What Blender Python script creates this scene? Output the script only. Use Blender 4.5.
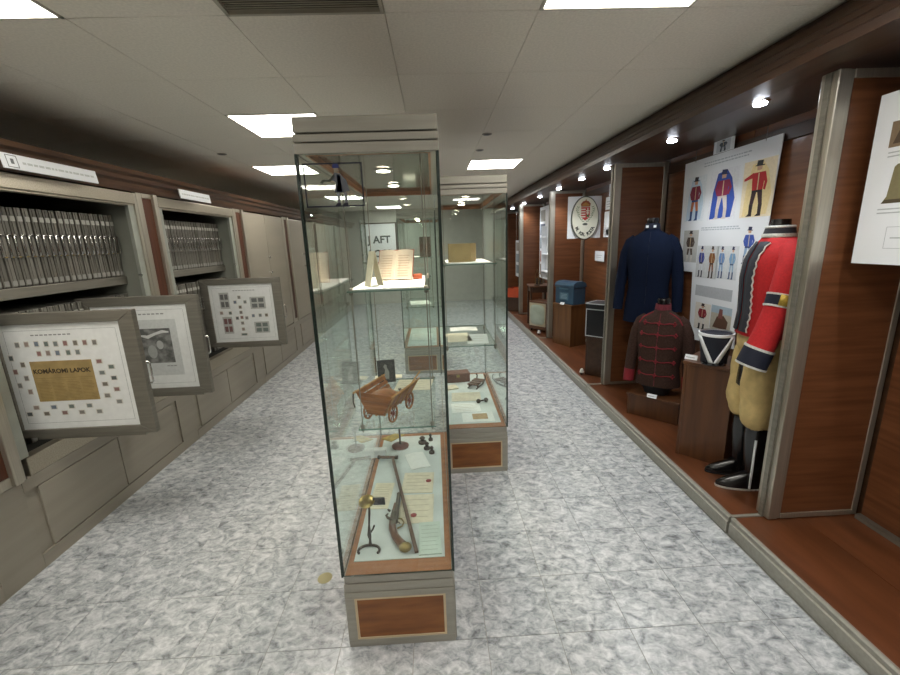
import bpy, bmesh, math, random
from mathutils import Matrix, Vector
random.seed(7)
for o in list(bpy.data.objects): bpy.data.objects.remove(o)
SC = bpy.context.scene
COL = SC.collection
PI = math.pi

# ------------------------------------------------------------------ camera
cam_d = bpy.data.cameras.new('camera'); cam = bpy.data.objects.new('camera', cam_d); COL.objects.link(cam)
cam_d.sensor_width = 36.0; cam_d.lens = 411.0 / 900.0 * 36.0; cam_d.clip_start = 0.02
right = Vector((0.9986034, -0.0402565, -0.0342143)); up = Vector((0.0424595, 0.2261470, 0.9731674)); back = Vector((-0.0314389, -0.9732610, 0.2275405))
M = Matrix(((right.x, up.x, back.x, 0), (right.y, up.y, back.y, 0), (right.z, up.z, back.z, 1.6), (0, 0, 0, 1)))
cam.matrix_world = M
SC.camera = cam
# ------------------------------------------------------------------ world, exposure
w = bpy.data.worlds.new('world'); SC.world = w; w.use_nodes = True
w.node_tree.nodes['Background'].inputs[0].default_value = (0.9, 0.92, 1, 1); w.node_tree.nodes['Background'].inputs[1].default_value = 0.02
SC.view_settings.view_transform = 'Standard'; SC.view_settings.look = 'None'; SC.view_settings.gamma = 1.0
SC.view_settings.use_curve_mapping = False
SC.view_settings.exposure = 0.85
CEIL_LIGHT = 9.0       # emission of the ceiling panels
SPOT_W = 12.0           # canopy spotlights, watt
CASE_W = 15.0           # showcase downlights, watt
SC.cycles.max_bounces = 10; SC.cycles.transparent_max_bounces = 40; SC.cycles.diffuse_bounces = 8; SC.cycles.glossy_bounces = 5
SC.cycles.sample_clamp_indirect = 6.0; SC.cycles.caustics_reflective = False; SC.cycles.caustics_refractive = False

# ------------------------------------------------------------------ materials
def lin(c):
    if isinstance(c, str):
        c = c.lstrip('#'); c = tuple(int(c[i:i+2], 16)/255 for i in (0, 2, 4))
    return tuple((v/12.92 if v <= 0.04045 else ((v+0.055)/1.055)**2.4) for v in c)
MATS = {}
def mat(name, col, rough=0.6, metal=0.0, var=0.08, scale=(8, 8, 8), bump=0.0, spec=0.5, coat=0.0, detail=3, coord='Object', col2=None, lo=0.35, hi=0.65):
    if name in MATS: return MATS[name]
    m = bpy.data.materials.new(name); m.use_nodes = True; nt = m.node_tree; b = nt.nodes['Principled BSDF']
    c = lin(col); tc = nt.nodes.new('ShaderNodeTexCoord'); mp = nt.nodes.new('ShaderNodeMapping'); mp.inputs['Scale'].default_value = scale
    nt.links.new(tc.outputs[coord], mp.inputs[0]); nz = nt.nodes.new('ShaderNodeTexNoise'); nz.inputs['Scale'].default_value = 1; nz.inputs['Detail'].default_value = detail
    nt.links.new(mp.outputs[0], nz.inputs['Vector'])
    r = nt.nodes.new('ShaderNodeValToRGB'); r.color_ramp.elements[0].position = lo; r.color_ramp.elements[1].position = hi
    a = tuple(max(0, v*(1-var)) for v in c) if col2 is None else lin(col2); d = tuple(min(1, v*(1+var)) for v in c) if col2 is None else c
    r.color_ramp.elements[0].color = (*a, 1); r.color_ramp.elements[1].color = (*d, 1)
    nt.links.new(nz.outputs[0], r.inputs[0]); nt.links.new(r.outputs[0], b.inputs['Base Color'])
    b.inputs['Roughness'].default_value = rough; b.inputs['Metallic'].default_value = metal; b.inputs['Specular IOR Level'].default_value = spec
    b.inputs['Coat Weight'].default_value = coat; b.inputs['Coat Roughness'].default_value = 0.15
    if bump:
        bp = nt.nodes.new('ShaderNodeBump'); bp.inputs['Strength'].default_value = bump; bp.inputs['Distance'].default_value = 0.01
        nt.links.new(nz.outputs[0], bp.inputs['Height']); nt.links.new(bp.outputs[0], b.inputs['Normal'])
    MATS[name] = m; return m
def ink(col, rough=0.6): return mat('print_' + col.lstrip('#'), col, rough, var=0.05, scale=(60, 60, 60))
def emit(name, col, s):
    if name in MATS: return MATS[name]
    m = bpy.data.materials.new(name); m.use_nodes = True; nt = m.node_tree; b = nt.nodes['Principled BSDF']
    b.inputs['Base Color'].default_value = (0.8, 0.8, 0.8, 1); b.inputs['Emission Color'].default_value = (*lin(col), 1); b.inputs['Emission Strength'].default_value = s
    MATS[name] = m; return m
def glass(name, tint, refl=1.0):
    m = bpy.data.materials.new(name); m.use_nodes = True; nt = m.node_tree; nt.nodes.clear()
    out = nt.nodes.new('ShaderNodeOutputMaterial'); mx = nt.nodes.new('ShaderNodeMixShader'); tr = nt.nodes.new('ShaderNodeBsdfTransparent'); gl = nt.nodes.new('ShaderNodeBsdfGlossy')
    fr = nt.nodes.new('ShaderNodeFresnel'); fr.inputs[0].default_value = 1.5
    tr.inputs[0].default_value = (*tint, 1); gl.inputs['Roughness'].default_value = 0.005; gl.inputs[0].default_value = (refl, refl, refl, 1)
    ge = nt.nodes.new('ShaderNodeNewGeometry'); mr = nt.nodes.new('ShaderNodeMapRange'); mr.inputs['To Min'].default_value = 1.5; mr.inputs['To Max'].default_value = 1/1.5   # same pane seen from either face
    nt.links.new(ge.outputs['Backfacing'], mr.inputs['Value']); nt.links.new(mr.outputs[0], fr.inputs[0])
    nt.links.new(fr.outputs[0], mx.inputs[0]); nt.links.new(tr.outputs[0], mx.inputs[1]); nt.links.new(gl.outputs[0], mx.inputs[2]); nt.links.new(mx.outputs[0], out.inputs[0])
    MATS[name] = m; return m

STEEL = mat('brushed_steel', '#b9b3a5', 0.36, 0.8, var=0.08, scale=(140, 140, 2), bump=0.03)
STEELH = mat('brushed_steel_flat', '#b3ab9a', 0.36, 0.85, var=0.12, scale=(3, 160, 160), bump=0.03)
STEELD = mat('dull_steel', '#8a867c', 0.5, 0.6, var=0.10, scale=(4, 4, 60))
ALU = mat('champagne_aluminium', '#a19e94', 0.45, 0.5, var=0.06, scale=(6, 60, 60))
CHROME = mat('chrome', '#e0e0de', 0.15, 1.0, var=0.02)
WOOD = mat('red_brown_wood', '#774a2d', 0.42, var=0.3, scale=(2.2, 2.2, 34), bump=0.02, col2='#5f371e', detail=6, coat=0.15)
WOODV = mat('red_brown_wood_upright', '#5f3622', 0.45, var=0.3, scale=(30, 30, 1.6), bump=0.02, col2='#4a2818', detail=6)
WOODF = mat('podium_wood', '#6e4026', 0.36, var=0.3, scale=(14, 2.0, 14), col2='#59321c', detail=6, coat=0.2)
WOODD = mat('dark_cornice_wood', '#47301f', 0.4, var=0.3, scale=(24, 1.5, 24), col2='#382416', detail=5)
WOODP = mat('plinth_wood', '#5f3c22', 0.42, var=0.3, scale=(22, 22, 1.8), col2='#4a2c18', detail=6)
WOODL = mat('case_wood', '#8f5a2a', 0.42, var=0.3, scale=(3.5, 40, 22), col2='#71421c', detail=5)
DECKW = mat('deck_wood', '#a06a3e', 0.5, var=0.2, scale=(3, 30, 30), col2='#8a5730')
SOFFIT = mat('soffit_veneer', '#4a3a32', 0.3, var=0.2, scale=(6, 1, 6), col2='#41312a', coat=0.3)
BEIGE = mat('beige_laminate', '#979083', 0.45, var=0.06, scale=(0.8, 0.8, 14), detail=4, coat=0.1)
GREYIN = mat('cabinet_grey', '#87897f', 0.55, var=0.04)
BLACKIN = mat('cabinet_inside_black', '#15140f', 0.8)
WHITE = mat('white_board', '#e8ebee', 0.5, var=0.015, scale=(2, 2, 2))
PAPER = mat('aged_paper', '#e2d9c2', 0.8, var=0.06, scale=(30, 30, 30))
PAPERW = mat('white_paper', '#e9ebe8', 0.8, var=0.03, scale=(30, 30, 30))
BLACK = mat('black_cloth', '#15161a', 0.7)
LEATHER = mat('black_leather', '#121214', 0.22, var=0.2, scale=(20, 20, 20), coat=0.4)
BRASS = mat('brass', '#93804e', 0.32, 0.9, var=0.15, scale=(30, 30, 30))
IRON = mat('dark_iron', '#4a423a', 0.5, 0.7, var=0.2, scale=(40, 40, 40))
EDGE = mat('glass_edge', '#27332e', 0.2, var=0.05)
GLASS = glass('clear_glass', (0.955, 0.985, 0.97))
SHELFG = glass('shelf_glass', (0.95, 0.985, 0.97))
CEILM = mat('acoustic_tile', '#f2ece0', 0.9, var=0.05, scale=(90, 90, 90), bump=0.15, detail=4)
GRID = mat('ceiling_grid', '#d8d2c6', 0.6)
WALLP = mat('plain_wall_paint', '#c3c3bb', 0.8, var=0.03)
FABRIC_NAVY = mat('navy_wool', '#111a2e', 0.95, spec=0.15, var=0.15, scale=(120, 120, 120))
FABRIC_BROWN = mat('brown_wool', '#3f2e28', 0.95, spec=0.15, var=0.2, scale=(90, 90, 90))
FABRIC_RED = mat('red_wool', '#b51f23', 0.85, var=0.1, scale=(90, 90, 90))
BRAID = mat('crimson_braid', '#7e1824', 0.8, var=0.15, scale=(150, 150, 150))
SILVER = mat('silver_braid', '#cfcfca', 0.5, 0.2, var=0.15, scale=(150, 150, 150))
BREECH = mat('beige_breeches_cloth', '#c9b078', 0.85, var=0.1, scale=(20, 20, 20))

def marble(name, world):
    m = bpy.data.materials.new(name); m.use_nodes = True; nt = m.node_tree; b = nt.nodes['Principled BSDF']; N = nt.nodes.new; L = nt.links.new
    tc = N('ShaderNodeTexCoord'); ad = N('ShaderNodeVectorMath'); ad.operation = 'ADD'; L(tc.outputs['Object'], ad.inputs[0])
    if not world:
        oi = N('ShaderNodeObjectInfo'); cm = N('ShaderNodeMath'); cm.operation = 'MULTIPLY'; cm.inputs[1].default_value = 57.0
        L(oi.outputs['Random'], cm.inputs[0]); L(cm.outputs[0], ad.inputs[1])
    mp = N('ShaderNodeMapping'); mp.inputs['Scale'].default_value = (17, 23, 17); mp.inputs['Rotation'].default_value = (0, 0, 0.5); L(ad.outputs[0], mp.inputs[0])
    n1 = N('ShaderNodeTexNoise'); n1.inputs['Scale'].default_value = 1.0; n1.inputs['Detail'].default_value = 5; n1.inputs['Roughness'].default_value = 0.62; n1.inputs['Distortion'].default_value = 0.8; L(mp.outputs[0], n1.inputs['Vector'])
    n2 = N('ShaderNodeTexNoise'); n2.inputs['Scale'].default_value = 2.2; n2.inputs['Detail'].default_value = 4; n2.inputs['Distortion'].default_value = 1.2; L(mp.outputs[0], n2.inputs['Vector'])
    mxn = N('ShaderNodeMath'); mxn.operation = 'MULTIPLY_ADD'; mxn.inputs[1].default_value = 0.28; L(n2.outputs[0], mxn.inputs[0])
    sc = N('ShaderNodeMath'); sc.operation = 'MULTIPLY'; sc.inputs[1].default_value = 0.72; L(n1.outputs[0], sc.inputs[0]); L(sc.outputs[0], mxn.inputs[2])
    r1 = N('ShaderNodeValToRGB'); e = r1.color_ramp.elements
    e[0].position = 0.33; e[0].color = (*lin('#6f7376'), 1); e[1].position = 0.50; e[1].color = (*lin('#b3b7ba'), 1)
    x = e.new(0.42); x.color = (*lin('#9a9ea1'), 1); x = e.new(0.63); x.color = (*lin('#d6d8d9'), 1)
    L(mxn.outputs[0], r1.inputs[0]); L(r1.outputs[0], b.inputs['Base Color'])
    b.inputs['Roughness'].default_value = 0.27; b.inputs['Specular IOR Level'].default_value = 0.45
    bp = N('ShaderNodeBump'); bp.inputs['Strength'].default_value = 0.12; bp.inputs['Distance'].default_value = 0.004; L(n1.outputs[0], bp.inputs['Height']); L(bp.outputs[0], b.inputs['Normal'])
    MATS[name] = m; return m
TILE = marble('marbled_tile', False); TILEF = marble('marbled_floor', True)
GROUT = mat('grout', '#96958f', 0.9)

# ------------------------------------------------------------------ mesh helpers
class MB:
    def __init__(s): s.v = []; s.f = []; s.mi = []; s.mats = []
    def _m(s, m):
        if m is None: return 0
        if m not in s.mats: s.mats.append(m)
        return s.mats.index(m)
    def add(s, vs, fs, m=None, mx=None):
        k = len(s.v); i = s._m(m)
        for p in vs: s.v.append(tuple(mx @ Vector(p)) if mx is not None else tuple(p))
        for f in fs: s.f.append(tuple(k+j for j in f)); s.mi.append(i)
        return s
    def box(s, x0, y0, z0, x1, y1, z1, m=None, mx=None):
        if x0 > x1: x0, x1 = x1, x0
        if y0 > y1: y0, y1 = y1, y0
        if z0 > z1: z0, z1 = z1, z0
        vs = [(x0,y0,z0),(x1,y0,z0),(x1,y1,z0),(x0,y1,z0),(x0,y0,z1),(x1,y0,z1),(x1,y1,z1),(x0,y1,z1)]
        return s.add(vs, [(3,2,1,0),(4,5,6,7),(0,1,5,4),(1,2,6,5),(2,3,7,6),(3,0,4,7)], m, mx)
    def cb(s, c, d, m=None, mx=None):
        return s.box(c[0]-d[0]/2, c[1]-d[1]/2, c[2]-d[2]/2, c[0]+d[0]/2, c[1]+d[1]/2, c[2]+d[2]/2, m, mx)
    def prism(s, poly, a, b, axis='z', m=None, mx=None):
        def P(u, v, t): return {'z': (u, v, t), 'y': (u, t, v), 'x': (t, u, v)}[axis]
        n = len(poly); vs = [P(u, v, a) for u, v in poly] + [P(u, v, b) for u, v in poly]
        fs = [tuple(range(n-1, -1, -1)), tuple(range(n, 2*n))] + [(i, (i+1) % n, n+(i+1) % n, n+i) for i in range(n)]
        return s.add(vs, fs, m, mx)
    def tube(s, pts, r, n=8, m=None, mx=None, cap=True):
        pts = [Vector(p) for p in pts]; rs = r if isinstance(r, (list, tuple)) else [r]*len(pts); vs = []; fs = []; u = None
        for i, p in enumerate(pts):
            t = (pts[min(i+1, len(pts)-1)] - pts[max(i-1, 0)])
            t = t.normalized() if t.length > 1e-9 else Vector((0, 0, 1))
            if u is None: u = t.orthogonal().normalized()
            u = (u - t*u.dot(t)); u = u.normalized() if u.length > 1e-6 else t.orthogonal().normalized()
            q = t.cross(u)
            for k in range(n):
                a = 2*PI*k/n; vs.append(tuple(p + (u*math.cos(a) + q*math.sin(a))*rs[i]))
        for i in range(len(pts)-1):
            for k in range(n): fs.append((i*n+k, i*n+(k+1) % n, (i+1)*n+(k+1) % n, (i+1)*n+k))
        if cap: fs += [tuple(range(n-1, -1, -1)), tuple(range((len(pts)-1)*n, len(pts)*n))]
        return s.add(vs, fs, m, mx)
    def rings(s, rg, n=20, m=None, mx=None, cap=True, e=2.0):
        # rg: (cx, cy, z, rx, ry) ; superellipse cross-sections
        vs = []; fs = []
        for cx, cy, z, rx, ry in rg:
            for k in range(n):
                a = 2*PI*k/n; c, d = math.cos(a), math.sin(a)
                vs.append((cx + rx*math.copysign(abs(c)**(2/e), c), cy + ry*math.copysign(abs(d)**(2/e), d), z))
        for i in range(len(rg)-1):
            for k in range(n): fs.append((i*n+k, i*n+(k+1) % n, (i+1)*n+(k+1) % n, (i+1)*n+k))
        if cap: fs += [tuple(range(n-1, -1, -1)), tuple(range((len(rg)-1)*n, len(rg)*n))]
        return s.add(vs, fs, m, mx)
    def lathe(s, prof, n=16, c=(0, 0, 0), m=None, mx=None):
        return s.rings([(c[0], c[1], c[2]+z, r, r) for r, z in prof], n, m, mx)
    def ball(s, c, r, n=10, m=None, mx=None):
        r = r if isinstance(r, (list, tuple)) else (r, r, r)
        rg = [(c[0], c[1], c[2]-r[2]*math.cos(PI*k/n), max(1e-4, r[0]*math.sin(PI*k/n)), max(1e-4, r[1]*math.sin(PI*k/n))) for k in range(n+1)]
        return s.rings(rg, n*2, m, mx)
    def build(s, name, m=None, parent=None, smooth=False, bevel=0, loc=None, rz=0):
        me = bpy.data.meshes.new(name); me.from_pydata(s.v, [], s.f)
        for q in (s.mats or [m]): me.materials.append(q)
        if s.mats: me.polygons.foreach_set('material_index', s.mi)
        me.update()
        if smooth:
            me.polygons.foreach_set('use_smooth', [True]*len(me.polygons))
            try: me.set_sharp_from_angle(angle=math.radians(50))
            except Exception: pass
        return link(name, me, parent, bevel, loc, rz)
def link(name, me, parent=None, bevel=0, loc=None, rz=0):
    o = bpy.data.objects.new(name, me); COL.objects.link(o)
    if parent is not None: o.parent = parent
    if loc: o.location = loc
    if rz: o.rotation_euler = (0, 0, rz)
    if bevel:
        b = o.modifiers.new('bevel', 'BEVEL'); b.width = bevel; b.segments = 2; b.limit_method = 'ANGLE'
    return o
def thing(name, label, cat, loc=(0, 0, 0), rz=0, group=None):
    o = bpy.data.objects.new(name, None); COL.objects.link(o); o.location = loc; o.rotation_euler = (0, 0, rz); o.empty_display_size = 0.1
    return tag(o, label, cat, group)
def tag(o, label, cat, group=None):
    o['label'] = label; o['category'] = cat
    if group: o['group'] = group
    return o
def struct(o): o['kind'] = 'structure'; return o
def srt(name, loc=(0, 0, 0)):
    o = bpy.data.objects.new(name, None); COL.objects.link(o); o.location = loc; return struct(o)
def text(name, body, size, m, parent, mx, align='CENTER', ex=0.0004, spacing=1.0, bold=0.0):
    c = bpy.data.curves.new(name, 'FONT'); c.body = body; c.size = size; c.align_x = align; c.align_y = 'CENTER'; c.extrude = ex; c.space_character = spacing; c.resolution_u = 3; c.offset = bold*size
    t = bpy.data.objects.new(name, c); COL.objects.link(t); bpy.context.view_layer.update()
    me = bpy.data.meshes.new_from_object(t.evaluated_get(bpy.context.evaluated_depsgraph_get())); bpy.data.objects.remove(t)
    me.name = name; me.materials.clear(); me.materials.append(m); me.transform(mx)
    return link(name, me, parent)
def frame_mx(o, u, v, n=None):
    u = Vector(u).normalized(); v = Vector(v).normalized(); n = u.cross(v)
    return Matrix(((u.x, v.x, n.x, o[0]), (u.y, v.y, n.y, o[1]), (u.z, v.z, n.z, o[2]), (0, 0, 0, 1)))
def rotz(a, loc=(0, 0, 0)): return Matrix.Translation(loc) @ Matrix.Rotation(a, 4, 'Z')

# ------------------------------------------------------------------ room shell
XL, XR, Y0, Y1, ZC = -3.3, 2.3, -5.31, 11.28, 2.45
TX0, TY0, TP = 0.153, 1.366, 0.30
ya, yb = TY0-2*TP, TY0+19*TP
fl = MB().box(XL, Y0, -0.08, XR, Y1, -0.0025, GROUT)
for (a, b) in ((Y0, ya), (yb, Y1)): fl.box(-2.11, a, -0.003, 1.525, b, 0.0, TILEF)
floor = struct(fl.build('floor'))
def tile_mesh(wd, dp):
    g = 0.0014
    return MB().prism([(-wd/2+g, -dp/2+g), (wd/2-g, -dp/2+g), (wd/2-g, dp/2-g), (-wd/2+g, dp/2-g)], -0.0025, 0.0, m=TILE)
cols = []
x = TX0 - 8*TP
while x < 1.525:
    cols.append((max(x, -2.11), min(x+TP, 1.525))); x += TP
tm = {}
for j in range(21):
    for (xa, xb) in cols:
        if xb - xa < 0.02: continue
        key = round(xb-xa, 4)
        if key not in tm:
            me = tile_mesh(xb-xa, TP); o = me.build('floor_tile', None, floor); tm[key] = o.data
        else: o = link('floor_tile', tm[key], floor)
        o.location = ((xa+xb)/2, ya+(j+0.5)*TP, 0)
struct(MB().box(XL-0.1, Y0, 0, XL, Y1, ZC).build('wall_left', WALLP))
struct(MB().box(XR, Y0, 0, XR+0.1, Y1, ZC).build('wall_right', WALLP))
struct(MB().box(XL, Y1, 0, XR, Y1+0.1, ZC).build('wall_far', WALLP))
struct(MB().box(XL, Y0-0.1, 0, XR, Y0, ZC).build('wall_near', WALLP))
ceiling = struct(MB().box(XL-0.1, Y0-0.1, ZC+0.012, XR+0.1, Y1+0.1, ZC+0.1).build('ceiling', GRID))
CX0, CPX, CY0, CPY = -0.1455, 0.588, 1.80, 0.5925
LIGHTS = {(-4, -1): 'near', (1, -1): '', (-2, 2): '', (-3, 5): '', (1, 5): '', (-3, 10): '', (1, 10): '', (-2, 14): '', (1, -4): '', (-3, -4): '', (-4, -7): '', (1, -7): '', (-3, -10): '', (1, -10): ''}  # rows behind the camera are unseen panels added to lift the bounce light
LIGHTS = {((-3) if k == (-4, -1) else k[0], k[1]): 0 for k in LIGHTS}
VENT = (-1, -1)
cpm = None
for i in range(-6, 3):
    for j in range(-12, 16):
        x0, y0 = CX0+i*CPX, CY0+j*CPY
        if (i, j) in LIGHTS or (i, j) == VENT: continue
        xa, xb = max(x0, XL), min(x0+CPX, XR)
        g = 0.0016
        if i > -6 and cpm is not None: o = link('ceiling_panel', cpm, ceiling)
        else:
            o = MB().box(-(xb-xa)/2+g, -CPY/2+g, 0, (xb-xa)/2-g, CPY/2-g, 0.012).build('ceiling_panel', CEILM, ceiling)
            if i > -6: cpm = o.data
        o.location = ((xa+xb)/2, y0+CPY/2, ZC)
wh = {(-3, -1): 'square ceiling light panel beside the slatted vent, over the pulled-out frames', (1, -1): 'square ceiling light panel close to the dark wood canopy, above the near floor tiles',
      (-2, 2): 'square ceiling light panel just beyond the front glass case header', (-3, 5): 'square ceiling light panel over the closed steel cabinet doors', (1, 5): 'square ceiling light panel above the second glass case'}
DIFF = emit('light_diffuser', '#fffaf0', CEIL_LIGHT)
for (i, j) in LIGHTS:
    x0, y0 = CX0+i*CPX, CY0+j*CPY
    t = thing('ceiling_light', wh.get((i, j), 'square white ceiling light panel farther along the hall, or added unseen behind the camera'), 'light', (x0+CPX/2, y0+CPY/2, ZC), 0, None if (i, j) in wh else 'far ceiling light panels')
    a, b = CPX/2-0.002, CPY/2-0.002
    f = MB()
    for (xa, ya_, xb, yb_) in ((-a, -b, a, -b+0.012), (-a, b-0.012, a, b), (-a, -b, -a+0.012, b), (a-0.012, -b, a, b)): f.box(xa, ya_, -0.004, xb, yb_, 0.012)
    f.build('frame', GRID, t)
    MB().box(-a+0.012, -b+0.012, 0.0, a-0.012, b-0.012, 0.008).build('diffuser', DIFF, t)
t = thing('ceiling_vent', 'slatted metal air vent set into the ceiling', 'vent', (CX0+(VENT[0]+0.5)*CPX, CY0+(VENT[1]+0.5)*CPY, ZC))
f = MB(); a, b = CPX/2-0.002, CPY/2-0.002
for (xa, ya_, xb, yb_) in ((-a, -b, a, -b+0.014), (-a, b-0.014, a, b), (-a, -b, -a+0.014, b), (a-0.014, -b, a, b)): f.box(xa, ya_, -0.005, xb, yb_, 0.011)
f.build('frame', mat('vent_metal', '#b3ad9c', 0.5, 0.2), t)
MB().box(-a+0.014, -b+0.014, 0.009, a-0.014, b-0.014, 0.0115).build('backing', mat('vent_dark', '#6a6458', 0.8), t)
sl = MB().box(-a+0.014, -0.0045, 0, a-0.014, 0.0045, 0.002, mx=Matrix.Rotation(0.6, 4, 'X')).build('slat', mat('vent_metal', '#8c8674'), t)
for k in range(38):
    o = sl if k == 0 else link('slat', sl.data, t)
    o.location = (0, -b+0.024+k*0.0145, 0.001)
for k, (x, y, lb) in enumerate(((0.482, 3.66, 'small round ceiling spot between the two aisle light panels'), (0.487, 4.265, 'small round ceiling spot right before the light panel over the second case'), (-1.895, 4.125, 'small round ceiling spot over the open cabinets'))):
    t = thing('ceiling_spot', lb, 'spotlight', (x, y, ZC))
    MB().lathe([(0.034, -0.006), (0.040, -0.003), (0.040, 0.0), (0.03, 0.0)], 16).build('rim', mat('spot_rim', '#8f8a80', 0.4, 0.4), t, True)
    MB().lathe([(0.026, -0.0075), (0.028, -0.0055)], 14).build('lens', mat('spot_dark', '#3a3834', 0.3), t, True)
tag(MB().lathe([(0.035, 0.0), (0.036, 0.0008), (0.034, 0.0012)], 14, (-0.604, 1.735, 0.0)).build('floor_sticker', mat('sticker_ochre', '#b5ad84', 0.7)), 'small round ochre sticker on the floor tile beside the front glass case', 'sticker')

# ------------------------------------------------------------------ right side: canopy, podium, back wall, dividers
XB = 2.2     # back wall face
cn = [(1.525, 2.25), (1.525, 2.285), (1.55, 2.30), (1.555, 2.33), (1.575, 2.345), (1.58, 2.37), (1.605, 2.385), (1.615, 2.42), (1.637, ZC), (1.70, ZC), (1.70, 2.25)]
struct(MB().prism(cn, Y0, Y1, 'y').build('trim_1', WOODD))
struct(MB().box(1.70, Y0, 2.26, XR, Y1, 2.29).build('ceiling_canopy', SOFFIT))
DY = [-0.30, 1.86, 3.975, 6.09, 8.22, 10.35]
wallb = srt('wall_display')
for k in range(len(DY)-1):
    a, b = DY[k]+0.06, DY[k+1]-0.04
    n = 2; 
    for q in range(n):
        MB().box(XB, a+(b-a)*q/n+0.003, 0.1, XR, a+(b-a)*(q+1)/n-0.003, 2.26).build('panel', WOOD, wallb)
    MB().box(XB-0.018, a, 2.13, XB, b, 2.21).build('rail', WOODD, wallb, bevel=0.004)
    MB().box(XB-0.03, a, 0.10, XB, b, 0.125).build('foot_strip', STEELD, wallb)
MB().box(XB+0.01, Y0, 0.1, XR, Y1, 2.26).build('backing', WOODD, wallb)
pod = srt('floor_podium')
MB().box(1.545, Y0, 0, XR, Y1, 0.085).build('core', WOODD, pod)
for k in range(len(DY)-1):
    a, b = DY[k]+0.02, DY[k+1]+0.014
    MB().box(1.557, a, 0.085, 1.90, b, 0.1).build('board', WOODF, pod)
    MB().box(1.902, a, 0.085, XR, b, 0.1).build('board', WOODF, pod)
    off = 0.006 if k == 0 else 0.0
    c = MB(); c.prism([(1.525+off, 0), (1.556, 0), (1.556, 0.103), (1.54+off, 0.103), (1.532+off, 0.096), (1.532+off, 0.075), (1.525+off, 0.07)], a, b-0.004, 'y')
    c.build('kerb', ALU, pod)
    MB().box(1.545, b-0.004, 0.085, 1.72, b+0.016, 0.106).build('cross_strip', ALU, pod)
dl = ['wood divider panel in a steel frame behind the hanging photo board', 'wood divider panel in a steel frame between the navy jacket and the black box', 'wood divider panel in a steel frame behind the oval sign and blue mailbox',
      'wood divider panel in a steel frame behind the old television set', 'wood divider panel in a steel frame behind the orange box']
for k, y in enumerate(DY[1:]):
    t = thing('display_divider', dl[k], 'divider', (0.015 if k == 0 else 0, y, 0.1))
    MB().box(1.765, -0.015, 0.035, 2.155, 0.045, 2.105).build('panel', WOOD, t)
    p = MB(); p.box(1.695, -0.025, 0.006, 1.745, 0.06, 2.14); p.box(1.745, -0.02, 0.006, 1.765, 0.055, 2.14); p.build('post', STEEL, t, bevel=0.004)
    MB().box(1.685, 0.005, 0.006, 1.694, 0.03, 2.135).build('edge_strip', STEELD, t)
    p = MB(); p.box(2.155, -0.02, 0.006, 2.184 if k == 0 else 2.199, 0.055, 2.14); p.build('post', STEEL, t, bevel=0.003)
    MB().box(1.765, -0.022, 2.105, 2.155, 0.055, 2.14).build('rail', STEEL, t, bevel=0.003)
    MB().box(1.765, -0.022, 0.006, 2.155, 0.055, 0.035).build('rail', STEEL, t, bevel=0.003)
SPY = [(2.304, 'round canopy spotlight above the big uniform poster, beside the wire'), (3.118, 'round canopy spotlight above the navy jacket'), (4.245, 'round canopy spotlight above the black box'), (4.952, 'round canopy spotlight in front of the oval sign'),
       (5.839, 'round canopy spotlight above the blue mailbox'), (6.863, 'round canopy spotlight above the old television set'), (8.04, 'round canopy spotlight above the white rack'), (1.2, 'unseen round canopy spotlight added to light the photo board'), (9.2, 'round canopy spotlight above the orange box')]  # the spot by the photo board is out of view, added to light it
SPE = emit('spot_lens_lit', '#eef4ff', 30.0)
def lamp(name, kind, loc, watt, col, parent=None, **kw):
    d = bpy.data.lights.new(name, kind); d.energy = watt; d.color = col
    for k, v in kw.items(): setattr(d, k, v)
    o = bpy.data.objects.new(name, d); COL.objects.link(o); o.location = loc
    if parent: o.parent = parent
    return o
for y, lb in SPY:
    t = thing('canopy_spotlight', lb, 'spotlight', (1.74, y, 2.26))
    MB().lathe([(0.033, -0.012), (0.045, -0.006), (0.046, 0.0), (0.03, 0.0)], 18).build('rim', CHROME, t, True)
    MB().lathe([(0.014, -0.026), (0.03, -0.021), (0.034, -0.008)], 16).build('lens', SPE, t, True)
    lamp('lamp', 'SPOT', (0, 0, -0.045), SPOT_W, (0.9, 0.95, 1.0), t, spot_size=2.1, spot_blend=0.8, shadow_soft_size=0.03)

# ------------------------------------------------------------------ left side: cabinets
FX = -2.11
struct(MB().prism([(FX-0.25, 2.02), (FX+0.0, 2.02), (FX+0.015, 2.045), (FX+0.02, 2.07), (FX+0.045, 2.085), (FX+0.05, 2.11), (FX+0.075, 2.125), (FX+0.085, 2.15), (FX-0.25, 2.15)], Y0, Y1, 'y').build('trim_2', mat('left_cornice_wood', '#5d4029', 0.4, var=0.3, scale=(30, 1.5, 30), col2='#43291a', detail=5)))
UC = [2.55+1.46*k for k in range(-2, 6)]
names = {2: 'nearest open', 3: 'second open'}
def cab_base(t):
    # local: y centred on the unit, x = 0 at the face
    MB().box(-1.15, -0.625, 0, -0.012, 0.625, 0.50).build('base_body', BEIGE, t)
    MB().box(-0.012, -0.625, 0, 0.0, 0.625, 0.075).build('plinth_board', BEIGE, t)
    for s in (-1, 1):
        MB().box(-0.012, (s-1)*0.2775+0.004, 0.082, 0.0, (s+1)*0.2775-0.004, 0.43).build('base_door', BEIGE, t, bevel=0.003)
    MB().box(-0.012, -0.625, 0.436, 0.0, 0.625, 0.50).build('top_board', BEIGE, t)
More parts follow.
